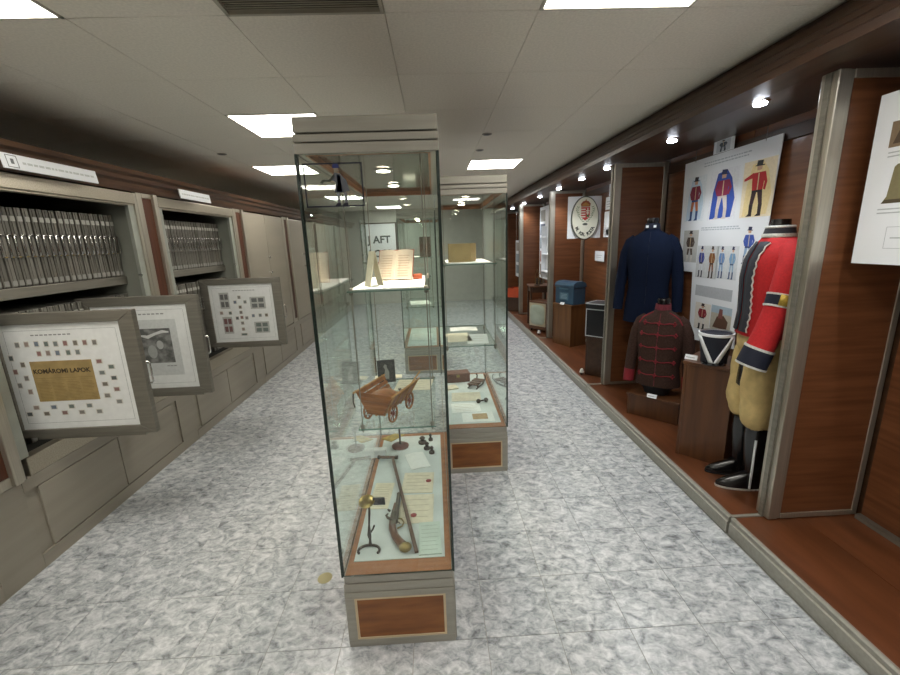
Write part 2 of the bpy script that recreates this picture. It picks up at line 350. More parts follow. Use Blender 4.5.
for k, yc in enumerate(UC):
    op = k in (2, 3)
    lb = {2: 'open storage cabinet full of upright frames, under the wide white sign strip', 3: 'open storage cabinet full of upright frames, under the narrow white sign strip', 4: 'closed cabinet with pale metal doors next to the open cabinets'}.get(k)
    t = thing('storage_cabinet', lb or 'closed cabinet with pale metal doors farther along the side row', 'cabinet', (FX, yc, 0), 0, None if lb else 'closed cabinets along the side row')
    cab_base(t)
    if op:
        MB().box(-0.06, -0.57, 0.50, 0.0, 0.57, 0.60).build('sill', STEELH, t, bevel=0.004)
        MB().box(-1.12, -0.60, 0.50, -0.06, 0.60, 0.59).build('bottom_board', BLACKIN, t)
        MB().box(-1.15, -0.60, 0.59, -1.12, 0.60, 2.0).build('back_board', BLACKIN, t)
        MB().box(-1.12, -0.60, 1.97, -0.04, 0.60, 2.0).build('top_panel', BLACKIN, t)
        for s in (-1, 1):
            MB().box(-1.12, s*0.57, 0.59, -0.035, s*0.60, 1.97).build('side_panel', GREYIN, t)
            MB().box(-0.035, s*0.545, 0.60, -0.008, s*0.60, 1.935).build('jamb', mat('pale_jamb', '#a3a69c', 0.5, 0.2), t, bevel=0.003)
            MB().box(-0.03, s*0.60, 0.50, 0.004, s*0.625, 2.01).build('stile', STEEL, t, bevel=0.003)
        tb = MB().box(-0.04, -0.60, 1.935, 0.006, 0.60, 2.01); tb.box(-0.05, -0.60, 1.922, -0.006, 0.60, 1.935)
        tb.build('top_bar', STEELH, t, bevel=0.003)
        MB().box(-1.1, -0.57, 1.405, -0.16, 0.57, 1.425).build('shelf', BLACKIN, t)
        MB().box(-0.16, -0.57, 1.378, -0.135, 0.57, 1.436).build('shelf_edge', STEELD, t, bevel=0.003)
        for s in (-1,):
            MB().tube([(-0.02, 0.53, 1.44), (0.003, 0.53, 1.44)], 0.007, 8).build('catch', CHROME, t, True)
    else:
        MB().box(-1.15, -0.625, 0.50, -0.02, 0.625, 2.01).build('upper_body', BEIGE, t)
        DO = mat('pale_metal_door', '#a8a08f', 0.28, 0.35, var=0.05, scale=(0.6, 0.6, 5))
        for s in (-1, 1):
            d = MB().box(-0.02, (s-1)*0.30+0.003, 0.515, 0.0, (s+1)*0.30-0.003, 2.0).build('door', DO, t, bevel=0.003)
            for z in (1.486, 1.296):
                if s < 0:
                    MB().lathe([(0.012, 0), (0.01, 0.012), (0.019, 0.022), (0.018, 0.032), (0.006, 0.038)], 12, mx=Matrix.Translation((0, -0.05, z)) @ Matrix.Rotation(PI/2, 4, 'Y')).build('knob', CHROME, d, True)
        for s in (-1, 1): MB().box(-0.02, s*0.605, 0.5, 0.004, s*0.625, 2.01).build('stile', STEEL, t, bevel=0.003)
for k in range(len(UC)+1):
    y = UC[0]-0.73+1.46*k
    if y+0.105 > Y1 or y < Y0: continue
    t = srt('trim_%d' % (3+k), (FX, y, 0))
    MB().box(-0.25, -0.1035, 0, -0.001, 0.1035, 0.50).build('pier', BEIGE, t)
    MB().box(-0.25, -0.103, 0.502, -0.02, 0.103, 2.018).build('core', WOODD, t)
    MB().box(-0.02, -0.045, 0.555, -0.002, 0.060, 1.985).build('wood_strip', WOODV, t)
    MB().box(-0.02, -0.103, 0.502, 0.004, -0.046, 2.018).build('steel_strip', STEEL, t, bevel=0.003)
    MB().box(-0.02, 0.061, 0.502, 0.022, 0.103, 2.018).build('steel_strip', STEEL, t, bevel=0.004)
    MB().box(-0.02, -0.045, 0.502, 0.004, 0.060, 0.554).build('steel_foot', STEEL, t, bevel=0.003)
    MB().box(-0.02, -0.045, 1.986, 0.004, 0.060, 2.018).build('steel_cap', STEEL, t, bevel=0.003)
# sign strips hung on the cornice
for (a, b, lb, n) in ((2.178, 2.745, 'wide white sign strip with small square emblem on the cabinet cornice', 1), (3.587, 4.054, 'narrow plain white sign strip on the cabinet cornice', 0)):
    t = thing('sign_strip', lb, 'sign', (FX+0.078, (a+b)/2, 2.052))
    hw = (b-a)/2; mx = Matrix.Rotation(-0.12, 4, 'Y')
    MB().box(-0.004, -hw, -0.036, 0.004, hw, 0.036, mx=mx).build('board', WHITE, t, bevel=0.001)
    if n:
        e = MB(); q = -hw+0.02
        for (y0, y1, z0, z1) in ((q, q+0.056, 0.026, 0.029), (q, q+0.056, -0.029, -0.026), (q, q+0.003, -0.029, 0.029), (q+0.053, q+0.056, -0.029, 0.029), (q+0.02, q+0.036, -0.012, 0.012)): e.box(0.0041, y0, z0, 0.0046, y1, z1, mx=mx)
        e.build('emblem', ink('#6b6f70'), t)
    l = MB(); rr = random.Random(3)
    y = -hw+(0.1 if n else 0.03)
    while y < hw-0.04:
        wd = rr.uniform(0.012, 0.04); l.box(0.0041, y, -0.006, 0.0044, y+wd, 0.005, mx=mx); y += wd+0.007
    l.build('lettering', ink('#c2c6c5'), t)

# --- frames stored edge-on
FRM = mat('frame_aluminium', '#86837b', 0.45, 0.55, var=0.08, scale=(30, 30, 5))
FRM2 = mat('frame_aluminium_dark', '#75726a', 0.5, 0.5, var=0.08, scale=(30, 30, 5))
LBL = mat('spine_label', '#b8b7ae', 0.7); LBL2 = mat('spine_label_grey', '#97968f', 0.7)
def stored(h):
    D = 0.72
    body = MB().box(-D, -0.0165, 0, 0, 0.0165, h); body.box(0, -0.006, 0, 0.003, 0.006, h)
    lab = MB().box(0.0031, -0.0135, h-0.072, 0.0042, 0.0135, h-0.045, LBL); lab2 = MB().box(0.0031, -0.0135, 0.008, 0.0042, 0.0135, 0.035, LBL2)
    zt, zb = h-0.148, h-0.262
    hd = MB().tube([(0.0, 0, zt), (0.022, 0, zt), (0.026, 0, zt-0.006), (0.026, 0, zb+0.006), (0.022, 0, zb), (0.0, 0, zb)], 0.0036, 6)
    bar = MB().box(0.0, -0.0165, zt-0.004, 0.006, 0.0165, zt+0.003, CHROME); bar2 = MB().box(0.0, -0.0165, zb-0.002, 0.005, 0.0165, zb+0.003, BRASS)
    return body, lab, lab2, hd, bar, bar2
PROTO = {}
def put_stored(key, h, x, y, z, label, group, lean=0):
    t = thing('stored_picture', label, 'picture', (x, y, z), 0, group)
    if key not in PROTO:
        b, l, l2, hd, br, b2 = stored(h); PROTO[key] = [b.build('frame_body', FRM2 if key[1] else FRM, t, bevel=0.002), l.build('label_card', None, t), l2.build('foot_label', None, t), hd.build('handle', CHROME, t, True), br.build('handle_plate', None, t), b2.build('handle_plate', None, t)]
    else:
        for o in PROTO[key]:
            c = o.copy(); COL.objects.link(c); c.parent = t
rr = random.Random(11)
for ci, where in ((2, 'under the wide white sign strip'), (3, 'under the narrow white sign strip')):
    yc = UC[ci]
    for tier in (0, 1):
        h, z = ((0.42, 1.437) if tier else (0.70, 0.592))
        if not tier: h = 0.715
        y = yc-0.53
        while y < yc+0.545:
            pulled = not tier and any(abs(y-q) < 0.03 for q in (2.12, 2.72, 4.07))
            if not pulled:
                put_stored((tier, rr.random() < 0.3), h, FX-0.145+rr.uniform(-0.004, 0.004), y, z+0.002,
                           'framed picture stored edge-on, %s tier, cabinet %s' % ('upper' if tier else 'lower', where), '%s tier frames, cabinet %s' % ('upper' if tier else 'lower', where))
            y += 0.0412
# --- pulled-out display frames (board faces the aisle entrance)
def pulled(y, xr, label, contents):
    t = thing('pullout_frame', label, 'frame', (xr, y, 0.655))
    W, H, bw, T = 0.765, 0.668, 0.078, 0.034     # local: x from -W to 0, face at y = 0 looking to -y
    f = MB()
    for (pl) in ([(-W, 0), (0, 0), (-bw, 0.045), (-W+bw, 0.045)], [(-W, H), (-W+bw, H-0.056), (-bw, H-0.056), (0, H)], [(-W, 0), (-W+bw, 0.045), (-W+bw, H-0.056), (-W, H)], [(0, 0), (0, H), (-bw, H-0.056), (-bw, 0.045)]):
        MB().prism(pl, 0, T, 'y').build('frame_bar', STEELD, t, bevel=0.003)
    MB().box(-W+bw, 0.012, 0.045, -bw, 0.022, H-0.056).build('board', PAPERW, t)
    # inner hairline
    l = MB(); a, b, c, d = -W+bw+0.028, -bw-0.028, 0.078, H-0.09
    for (x0, z0, x1, z1) in ((a, c, b, c+0.0015), (a, d, b, d+0.0015), (a, c, a+0.0015, d), (b, c, b+0.0015, d)): l.box(x0, 0.0112, z0, x1, 0.0119, z1)
    l.build('hairline', ink('#9fa3a0'), t)
    zt, zb = 1.046-0.655, 0.93-0.655
    MB().tube([(-0.002, T/2, zt), (0.02, T/2, zt), (0.027, T/2, zt-0.008), (0.027, T/2, zb+0.008), (0.02, T/2, zb), (-0.002, T/2, zb)], 0.0045, 8).build('handle', CHROME, t, True)
    MB().box(-0.62, 0.004, -0.012, -0.06, T-0.004, 0.0).build('slide_rail', STEELD, t)
    contents(t)
    return t
def pbox(name, t, x, z, wd, h, m, yy=0.0105, dd=0.0014):
    return MB().box(x-wd/2, yy, z-h/2, x+wd/2, yy+dd, z+h/2).build(name, m, t)
ST1 = [(-2.131,1.162),(-2.085,1.164),(-2.036,1.164),(-1.988,1.162),(-1.942,1.161),(-1.894,1.162),(-1.844,1.162),(-1.797,1.162),(-1.749,1.161),(-2.035,1.113),(-1.99,1.114),(-1.943,1.113),(-1.89,1.113),(-1.843,1.113),(-2.179,1.094),(-2.13,1.058),(-2.176,1.021),(-2.13,0.985),(-2.173,0.947),(-2.129,0.911),(-1.748,1.06),(-1.693,1.028),(-1.746,0.998),(-1.692,0.967),(-1.744,0.936),(-1.691,0.905),(-1.746,0.873),(-1.692,0.836),(-2.122,0.822),(-2.033,0.821),(-1.942,0.821),(-1.85,0.821),(-2.164,0.787),(-2.077,0.786),(-1.984,0.787),(-1.896,0.786),(-1.806,0.786)]
SCOL = ['#8a8a84', '#7d8480', '#848078', '#6f7a72', '#8c6f68', '#74808c', '#7a7468', '#9a8a80', '#5f6462']
def stamp(t, x, z, wd, h, col):
    s = pbox('stamp', t, x, z, wd, h, ink('#d4d2c8'))
    MB().box(x-wd*0.36, 0.0099, z-h*0.36, x+wd*0.36, 0.0106, z+h*0.36).build('stamp_print', ink(col), s)
def c1(t):
    for i, (x, z) in enumerate(ST1):
        land = i > 19
        stamp(t, x+1.527, z-0.655, 0.034 if land else 0.026, 0.026 if land else 0.032, SCOL[(i*7) % 9] if i not in (5, 20, 9) else '#94706a')
    n = pbox('newspaper', t, -1.941+1.527, 0.963-0.655, 0.308, 0.218, mat('yellowed_newsprint', '#a8905f', 0.8, var=0.12, scale=(25, 25, 25)), 0.010, 0.002)
    mx = frame_mx((-1.945+1.527, 0.0098, 1.017-0.655), (1, 0, 0), (0, 0, 1))
    text('headline', 'KOMÁROMI LAPOK', 0.0325, ink('#3a2e1c'), n, mx, bold=0.03)
    b = MB(); b.box(-0.56, 0.0096, 0.325, -0.27, 0.0099, 0.327); b.box(-0.56, 0.0096, 0.314, -0.27, 0.0099, 0.315); rr = random.Random(5)
    for c in range(4):
        for r in range(13): b.box(-0.556+c*0.074, 0.0096, 0.205+r*0.008, -0.556+c*0.074+rr.uniform(0.05, 0.066), 0.0099, 0.2075+r*0.008)
    b.build('newsprint_lines', ink('#8d7442'), n)
    b = MB(); x = -2.055
    for q in range(9): b.box(x+1.527, 0.0112, 0.551, x+1.527+0.016, 0.0117, 0.557); x += 0.0225
    b.build('heading', ink('#8b8d8a'), t)
def c2(t):
    pbox('passepartout', t, -1.85+1.54, 0.98-0.655, 0.29, 0.38, ink('#cfd2cf'))
    pic = MB().box(-0.415, 0.0095, 0.222, -0.21, 0.0105, 0.456).build('engraving', mat('engraving_ink', '#8f908c', 0.7, var=0.5, scale=(18, 18, 22), col2='#5d5e5b', detail=5, lo=0.4, hi=0.6), t)
    pts = [(-0.40, 0.0093, 0.41), (-0.36, 0.0093, 0.40), (-0.31, 0.0093, 0.42), (-0.26, 0.0093, 0.435), (-0.22, 0.0093, 0.43)]
    MB().tube(pts, [0.006, 0.012, 0.008, 0.01, 0.005], 6, mx=Matrix.Diagonal((1, 0.06, 1, 1)) @ Matrix.Translation((0, 0.145, 0))).build('pale_ribbon', ink('#d6d8d5'), pic)
    MB().prism([(-0.29+0.022*math.cos(a*PI/8), 0.345+0.03*math.sin(a*PI/8)) for a in range(16)], 0.0092, 0.0096, 'y').build('pale_oval', ink('#b9bbb8'), pic)
    MB().prism([(-0.345+0.03*math.cos(a*PI/8), 0.30+0.045*math.sin(a*PI/8)) for a in range(16)], 0.0092, 0.0096, 'y').build('pale_oval', ink('#a9aba8'), pic)
    b = MB()
    for q in range(7): b.box(-0.42+q*0.028, 0.0112, 0.548, -0.40+q*0.028, 0.0117, 0.556)
    for q in range(3): b.box(-0.27+q*0.022, 0.0095, 0.196, -0.252+q*0.022, 0.0099, 0.203)
    b.build('heading', ink('#9a9c99'), t)
def c3(t):
    dx = 1.50
    for (x0, z0, x1, z1, col) in ((-2.097, 1.191, -2.005, 1.033, '#6b6a68'), (-1.809, 1.14, -1.661, 1.022, '#6f7270'), (-2.096, 0.953, -2.003, 0.785, '#7d5c5a'), (-1.797, 0.894, -1.653, 0.781, '#75807a')):
        s = pbox('stamp_block', t, (x0+x1)/2+dx, (z0+z1)/2-0.655, x1-x0, z0-z1, ink('#b9bab4'))
        for u in (0.28, 0.72):
            for v in (0.27, 0.73):
                xx = x0+(x1-x0)*u+dx; zz = z1+(z0-z1)*v-0.655
                MB().box(xx-(x1-x0)*0.17, 0.0099, zz-(z0-z1)*0.16, xx+(x1-x0)*0.17, 0.0106, zz+(z0-z1)*0.16).build('stamp_print', ink(col), s)
    for i, (x, z) in enumerate([(-1.907,1.141),(-1.952,1.095),(-1.856,1.094),(-1.909,1.045),(-1.909,0.993),(-2.097,0.993),(-2.012,0.99),(-1.952,0.937),(-1.907,0.943),(-1.861,0.936),(-1.795,0.956),(-1.728,0.957),(-1.667,0.957),(-1.909,0.886),(-1.91,0.825),(-1.907,0.772)]):
        stamp(t, x+dx, z-0.655, 0.07 if i == 15 else 0.034, 0.026 if i == 15 else 0.036, SCOL[(i*5) % 9])
    b = MB()
    for q in range(8): b.box(-0.46+q*0.027, 0.0112, 0.548, -0.441+q*0.027, 0.0117, 0.555)
    b.build('heading', ink('#9a9c99'), t)
pulled(2.10, -1.527, 'pulled-out steel frame with yellowed newspaper ringed by small stamps', c1)
pulled(2.70, -1.54, 'pulled-out steel frame with one grey engraving on white board', c2)
pulled(4.05, -1.50, 'pulled-out steel frame with blocks of stamps on white board', c3)

# ------------------------------------------------------------------ glass showcases
CW, CD, ZD, ZH, ZT = 0.434, 1.22, 0.338, 1.875, 1.98
def pane(t, x0, y0, z0, x1, y1, z1):
    # thin pane whose narrow faces carry the dark green cut edge
    b = MB(); dims = [abs(x1-x0), abs(y1-y0), abs(z1-z0)]; th = dims.index(min(dims))
    vs = [(x0,y0,z0),(x1,y0,z0),(x1,y1,z0),(x0,y1,z0),(x0,y0,z1),(x1,y0,z1),(x1,y1,z1),(x0,y1,z1)]
    fs = {2: [(3,2,1,0),(4,5,6,7)], 1: [(0,1,5,4),(2,3,7,6)], 0: [(1,2,6,5),(3,0,4,7)]}
    for ax in range(3):
        for f in fs[ax]: b.add([vs[i] for i in f], [(0, 1, 2, 3)], GLASS if ax == th else EDGE)
    return b
def showcase(x, y, label, sticker=False, shelves=((1.412, 0.30, 0.95), (0.815, 0.29, 0.95)), rods=(-0.15, 0.155), lamps=True):
    t = thing('glass_showcase', label, 'showcase', (x, y, 0))     # origin at front centre on the floor
    h = CW/2
    # base: steel body with wood panels sunk in steel borders
    b = MB(); b.box(-h+0.004, 0.004, 0, h-0.004, CD-0.004, 0.262); b.build('base', ALU, t)
    MB().box(-h, 0, 0.262, h, CD, 0.30).build('base_rail', ALU, t, bevel=0.003)
    MB().box(-h+0.003, 0.003, 0.302, h-0.003, CD-0.003, ZD-0.004).build('base_rail', ALU, t, bevel=0.003)
    def framed(w, place):
        f = MB()
        for (x0, z0, x1, z1) in ((-w, 0.0, w, 0.035), (-w, 0.235, w, 0.262), (-w, 0.035, -w+0.035, 0.235), (w-0.035, 0.035, w, 0.235)): f.box(x0, -0.004, z0, x1, 0.006, z1, mx=place)
        f.build('panel_border', ALU, t, bevel=0.002)
        f = MB()
        for (x0, z0, x1, z1) in ((-w+0.035, 0.035, w-0.035, 0.042), (-w+0.035, 0.226, w-0.035, 0.235), (-w+0.035, 0.042, -w+0.044, 0.226), (w-0.044, 0.042, w-0.035, 0.226)): f.box(x0, -0.002, z0, x1, 0.004, z1, mx=place)
        f.build('panel_bead', mat('pale_bead', '#cbb795', 0.5), t)
        MB().box(-w+0.044, 0.001, 0.042, w-0.044, 0.004, 0.226, mx=place).build('wood_panel', WOODL, t)
    framed(h-0.001, Matrix.Identity(4)); framed(h-0.001, Matrix.Translation((0, CD, 0)) @ Matrix.Rotation(PI, 4, 'Z'))
    framed(CD/2-0.008, Matrix.Translation((-h, CD/2, 0)) @ Matrix.Rotation(-PI/2, 4, 'Z')); framed(CD/2-0.008, Matrix.Translation((h, CD/2, 0)) @ Matrix.Rotation(PI/2, 4, 'Z'))
    MB().box(-h+0.008, 0.008, ZD-0.02, h-0.008, CD-0.008, ZD).build('deck', DECKW, t)
    MB().box(-h+0.03, 0.075, ZD, h-0.032, CD-0.05, ZD+0.003).build('mat', mat('pale_mat', '#cfd6d4', 0.8), t)
    # panes
    e = 0.006; z0, z1 = ZD, ZH
    for p in ((-h, 0, z0, h, e, z1), (-h, CD-e, z0, h, CD, z1), (-h, e, z0, -h+e, CD-e, z1), (h-e, e, z0, h, CD-e, z1)):
        pane(t, *p).build('glass_pane', None, t)
    for sx in (-1, 1):
        for yy in (0, CD): MB().cb((sx*(h+0.0005), yy, (z0+z1)/2), (0.007, 0.007, z1-z0)).build('corner_seal', EDGE, t)
    # header
    MB().box(-h-0.004, -0.004, ZH+0.033, h+0.004, CD+0.004, ZH+0.056).build('header_band', ALU, t, bevel=0.003)
    MB().box(-h-0.002, -0.002, ZH+0.06, h+0.002, CD+0.002, ZT).build('header_top', ALU, t, bevel=0.003)
    hb = MB()
    for (x0, y0, x1, y1) in ((-h-0.004, -0.004, h+0.004, 0.022), (-h-0.004, CD-0.022, h+0.004, CD+0.004), (-h-0.004, 0.022, -h+0.022, CD-0.022), (h-0.022, 0.022, h+0.004, CD-0.022)): hb.box(x0, y0, ZH, x1, y1, ZH+0.030)
    hb.build('header_band', ALU, t, bevel=0.002)
    ins = MB()
    for (x0, y0, x1, y1) in ((-h+0.022, 0.022, h-0.022, 0.03), (-h+0.022, CD-0.03, h-0.022, CD-0.022), (-h+0.022, 0.03, -h+0.03, CD-0.03), (h-0.03, 0.03, h-0.022, CD-0.03)): ins.box(x0, y0, ZH-0.001, x1, y1, ZH+0.03)
    ins.build('header_lining', DECKW, t)
    MB().box(-h+0.02, 0.02, ZH+0.02, h-0.02, CD-0.02, ZH+0.033).build('header_ceiling', mat('glossy_brown_panel', '#8a7868', 0.08, 0.6, var=0.05), t)
    for yy in (0.434, 0.885):
        d = MB().lathe([(0.028, -0.006), (0.038, -0.003), (0.038, 0)], 16, (0.0, yy, ZH+0.0195)).build('downlight', CHROME, t, True)
        MB().lathe([(0.02, -0.008), (0.027, -0.0065)], 14, (0.0, yy, ZH+0.0195)).build('lens', emit('case_lens_lit', '#fff0d8', 25.0), d, True)
        lamp('lamp', 'SPOT', (0, yy, ZH+0.005), CASE_W, (1.0, 0.83, 0.66), d, spot_size=1.5, spot_blend=0.7, shadow_soft_size=0.02)
    # shelves hung on four steel rods
    for (zs, ys, ye) in shelves:
        b = MB(); vs = [(rods[0]-0.015, ys), (rods[1]+0.015, ys), (rods[1]+0.015, ye), (rods[0]-0.015, ye)]
        b.add([(u, v, zs) for u, v in vs], [(3, 2, 1, 0)], SHELFG); b.add([(u, v, zs+0.006) for u, v in vs], [(0, 1, 2, 3)], SHELFG)
        for k in range(4):
            (u0, v0), (u1, v1) = vs[k], vs[(k+1) % 4]; b.add([(u0, v0, zs), (u1, v1, zs), (u1, v1, zs+0.006), (u0, v0, zs+0.006)], [(0, 1, 2, 3)], mat('shelf_edge_green', '#5f7f74', 0.25))
        b.build('glass_shelf', None, t)
    ys, ye = shelves[0][1], shelves[0][2]
    for rx in rods:
        for yy in (ys+0.012, ye-0.012):
            r = MB().tube([(rx, yy, shelves[-1][0]-0.02), (rx, yy, ZH+0.02)], 0.0024, 6).build('rod', STEELD, t, True)
            for (zs, _, _) in shelves: MB().lathe([(0.006, -0.012), (0.009, -0.008), (0.009, 0.014), (0.005, 0.018)], 10, (rx, yy, zs)).build('clamp', STEELD, r, True)
    if sticker:
        pr = MB(); L, R_, T_, B_ = -0.200, -0.019+0.0, 1.848, 1.718; k = 0.004
        for (x0, z0, x1, z1) in ((L, T_-k, R_, T_), (L, B_, R_, B_+k), (L, B_, L+k, T_), (R_-k, B_, R_, T_)): pr.box(x0, -0.0012, z0, x1, -0.0002, z1)
        s = pr.build('window_print', ink('#10162a'), t)
        g = MB(); q = lambda x, z: (L+(R_-L)*x, B_+(T_-B_)*z)
        def P(pts, col): g.prism([q(*p) for p in pts], -0.0011, -0.0003, 'y', ink(col))
        P([(0.50, 0.88), (0.62, 0.88), (0.60, 0.96), (0.55, 1.0), (0.50, 0.95)], '#1c2a66'); P([(0.52, 0.78), (0.60, 0.78), (0.60, 0.88), (0.52, 0.88)], '#8d8474')
        P([(0.52, 0.78), (0.62, 0.76), (0.72, 0.60), (0.76, 0.36), (0.66, 0.33), (0.50, 0.33), (0.54, 0.55), (0.46, 0.62)], '#5c6068')
        P([(0.56, 0.74), (0.62, 0.70), (0.64, 0.34), (0.53, 0.34), (0.56, 0.52)], '#1f2f86')
        P([(0.30, 0.52), (0.34, 0.58), (0.44, 0.57), (0.53, 0.70), (0.50, 0.73), (0.42, 0.62), (0.32, 0.63), (0.27, 0.57)], '#4c5348')
        for lx in (0.535, 0.66): P([(lx, 0.33), (lx+0.055, 0.33), (lx+0.05, 0.08), (lx+0.01, 0.08)], '#777a80'); P([(lx-0.05, 0.02), (lx+0.055, 0.02), (lx+0.055, 0.09), (lx, 0.09)], '#14162a')
        g.build('soldier_print', None, s)
    return t
showcase(-0.191, 1.368, 'tall glass showcase holding the pistol and model cart, soldier print on its glass', True)
showcase(0.243, 2.615, 'tall glass showcase with a brown folded map, behind the pistol case', False, ((1.447, 0.10, 0.75), (0.885, 0.14, 0.85)), (-0.175, 0.155))
showcase(-0.19, 4.93, 'farthest glass showcase standing beyond the second case', False, ((1.42, 0.10, 0.95), (0.82, 0.10, 0.95)), (-0.16, 0.16))

# ------------------------------------------------------------------ things in the front case: deck
ZM = ZD+0.003+0.0006
def paper(x, y, z, wd, dp, a, label, m=PAPER, cat='document', th=0.0025, lines=0, seal=None, lcol='#b5a98c', fold=False):
    o = thing('paper_sheet', label, cat, (x, y, z), a)
    if fold:
        MB().prism([(-wd/2, 0.0), (wd/2, 0.0), (wd/2, 0.003), (0.0, 0.009), (-wd/2, 0.004)], -dp/2, dp/2, 'y').build('sheet', m, o)
        zt = 0.010
    else:
        MB().box(-wd/2, -dp/2, 0, wd/2, dp/2, th).build('sheet', m, o, bevel=0.0006); zt = th
    if lines:
        l = MB(); rr = random.Random(int(abs(x*1000)))
        for k in range(lines):
            yy = dp/2-dp*(k+1)/(lines+1); e = rr.uniform(0.25, 0.42)
            l.box(-wd*0.4, yy-0.0012, zt, wd*e, yy+0.0012, zt+0.0004)
        l.build('writing', ink(lcol), o)
    if seal: MB().lathe([(0.014, 0), (0.015, 0.002), (0.009, 0.003)], 12, (seal[0], seal[1], zt)).build('wax_seal', ink('#8a2a22', 0.4), o, True)
    return o
paper(-0.148, 2.212, ZM, 0.115, 0.18, 0.28, 'folded white letter beside the dark metal seals in the front case', PAPERW, fold=True)
paper(-0.135, 1.985, ZM, 0.165, 0.19, -0.05, 'cream letter with a small dark wax seal, farther from the pistol grip', PAPER, lines=5, seal=(0.056, 0.01))
paper(-0.135, 1.765, ZM, 0.165, 0.22, -0.02, 'cream letter with a large red wax seal beside the pistol', PAPER, lines=4, seal=(-0.01, -0.055))
paper(-0.318, 1.885, ZM, 0.10, 0.22, -0.06, 'handwritten cream sheet under the brass letter scale', PAPER, lines=10)
paper(-0.068, 1.553, ZM, 0.095, 0.20, 0.03, 'pale green booklet in the corner of the front case deck', mat('pale_green_paper', '#c9d6cc', 0.8), 'booklet', 0.006, lines=7, lcol='#a9b8ac')
# T-shaped wooden staff
t = thing('wooden_staff', 'dark wooden staff with a cross bar lying beside the pistol', 'staff', (-0.207, 1.835, ZM+0.005))
a = Vector((0.085, -0.375, 0.006)); b = Vector((-0.085, 0.38, 0.018))
d = (b-a).normalized(); n = Vector((-d.y, d.x, 0)).normalized(); mx = Matrix(((n.x, d.x, 0, a.x), (n.y, d.y, 0, a.y), (0, d.z, 1, a.z), (0, 0, 0, 1)))
MB().box(-0.008, 0, -0.005, 0.008, (b-a).length, 0.006, mx=mx).build('shaft', mat('staff_wood', '#5b4434', 0.5, var=0.2, scale=(40, 4, 40)), t, bevel=0.002)
MB().tube([(-0.17, 0.40, 0.02), (-0.06, 0.385, 0.02)], 0.009, 8).build('cross_bar', mat('staff_wood', '#5b4434'), t, True)
MB().tube([(-0.175, 0.40, 0.02), (-0.162, 0.399, 0.02)], 0.012, 8).build('ferrule', IRON, t, True)
MB().tube([(-0.07, 0.386, 0.02), (-0.055, 0.384, 0.02)], 0.012, 8).build('ferrule', IRON, t, True)
# flintlock pistol lying on its side
t = thing('flintlock_pistol', 'old flintlock pistol with curved wooden grip and brass butt cap', 'pistol', (-0.236, 1.672, ZM), 0.02)
ST = mat('pistol_walnut', '#6a4a34', 0.35, var=0.3, scale=(30, 8, 30)); GM = mat('gun_metal', '#6e675c', 0.35, 0.8, var=0.2, scale=(30, 30, 30))
MB().tube([(0.012, 0.195, 0.016), (0.012, 0.19, 0.016), (0.010, 0.02, 0.018), (0.008, -0.02, 0.018)], [0.011, 0.0095, 0.012, 0.013], 10).build('barrel', GM, t, True)
grip = [(-0.002, 0.12), (-0.004, 0.05), (-0.006, -0.01), (-0.002, -0.06), (0.014, -0.11), (0.036, -0.15), (0.052, -0.175)]
MB().tube([(x, y, 0.014) for x, y in grip], [0.006, 0.011, 0.015, 0.017, 0.0165, 0.018, 0.021], 10).build('stock', ST, t, True)
MB().ball((0.062, -0.188, 0.018), (0.028, 0.024, 0.018), 8).build('butt_cap', BRASS, t, True)
MB().prism([(-0.012, 0.05), (0.008, 0.045), (0.012, -0.045), (-0.008, -0.06)], 0.026, 0.031, 'z').build('lock_plate', GM, t, bevel=0.001)
MB().tube([(-0.004, -0.02, 0.03), (-0.024, -0.012, 0.034), (-0.034, 0.006, 0.034), (-0.026, 0.018, 0.034)], [0.006, 0.0065, 0.005, 0.003], 7).build('hammer', GM, t, True)
MB().tube([(-0.02, 0.04, 0.032), (-0.03, 0.05, 0.034)], [0.006, 0.004], 7).build('frizzen', GM, t, True)
MB().tube([(0.012, 0.01, 0.012), (0.036, 0.004, 0.012), (0.048, -0.02, 0.012), (0.042, -0.045, 0.012), (0.02, -0.06, 0.012)], 0.0038, 7).build('trigger_guard', BRASS, t, True)
MB().tube([(0.012, -0.015, 0.014), (0.026, -0.022, 0.014), (0.03, -0.03, 0.014)], 0.0025, 6).build('trigger', GM, t, True)
# letter scale on half-ring foot
t = thing('letter_scale', 'antique letter scale with brass pan and black counterweight on a ring foot', 'scale', (-0.324, 1.493, ZM), -0.05)
MB().tube([(0.045*math.cos(a*PI/12), 0.032*math.sin(a*PI/12), 0.006) for a in range(-2, 15)], 0.0055, 8).build('foot_ring', IRON, t, True)
MB().tube([(0.0, 0.03, 0.006), (0.0, 0.034, 0.03), (-0.002, 0.036, 0.05), (0.0, 0.04, 0.10), (0.004, 0.045, 0.15), (0.006, 0.05, 0.19)], [0.008, 0.005, 0.009, 0.004, 0.005, 0.004], 8).build('stem', IRON, t, True)
MB().tube([(-0.005, 0.045, 0.045), (0.014, 0.045, 0.075), (0.02, 0.048, 0.09)], 0.004, 6).build('arm', IRON, t, True)
MB().lathe([(0.004, 0.0), (0.03, 0.001), (0.034, 0.006), (0.034, 0.008), (0.028, 0.004), (0.004, 0.003)], 18, mx=Matrix.Translation((-0.005, 0.055, 0.196)) @ Matrix.Rotation(0.35, 4, 'X')).build('pan', BRASS, t, True)
MB().box(-0.026, -0.003, -0.02, 0.026, 0.003, 0.02, mx=Matrix.Translation((0.045, 0.062, 0.196)) @ Matrix.Rotation(0.15, 4, 'X')).build('counterweight', BLACK, t, bevel=0.004)
MB().tube([(0.006, 0.05, 0.188), (0.025, 0.056, 0.192), (0.045, 0.062, 0.2)], 0.0025, 6).build('beam', IRON, t, True)
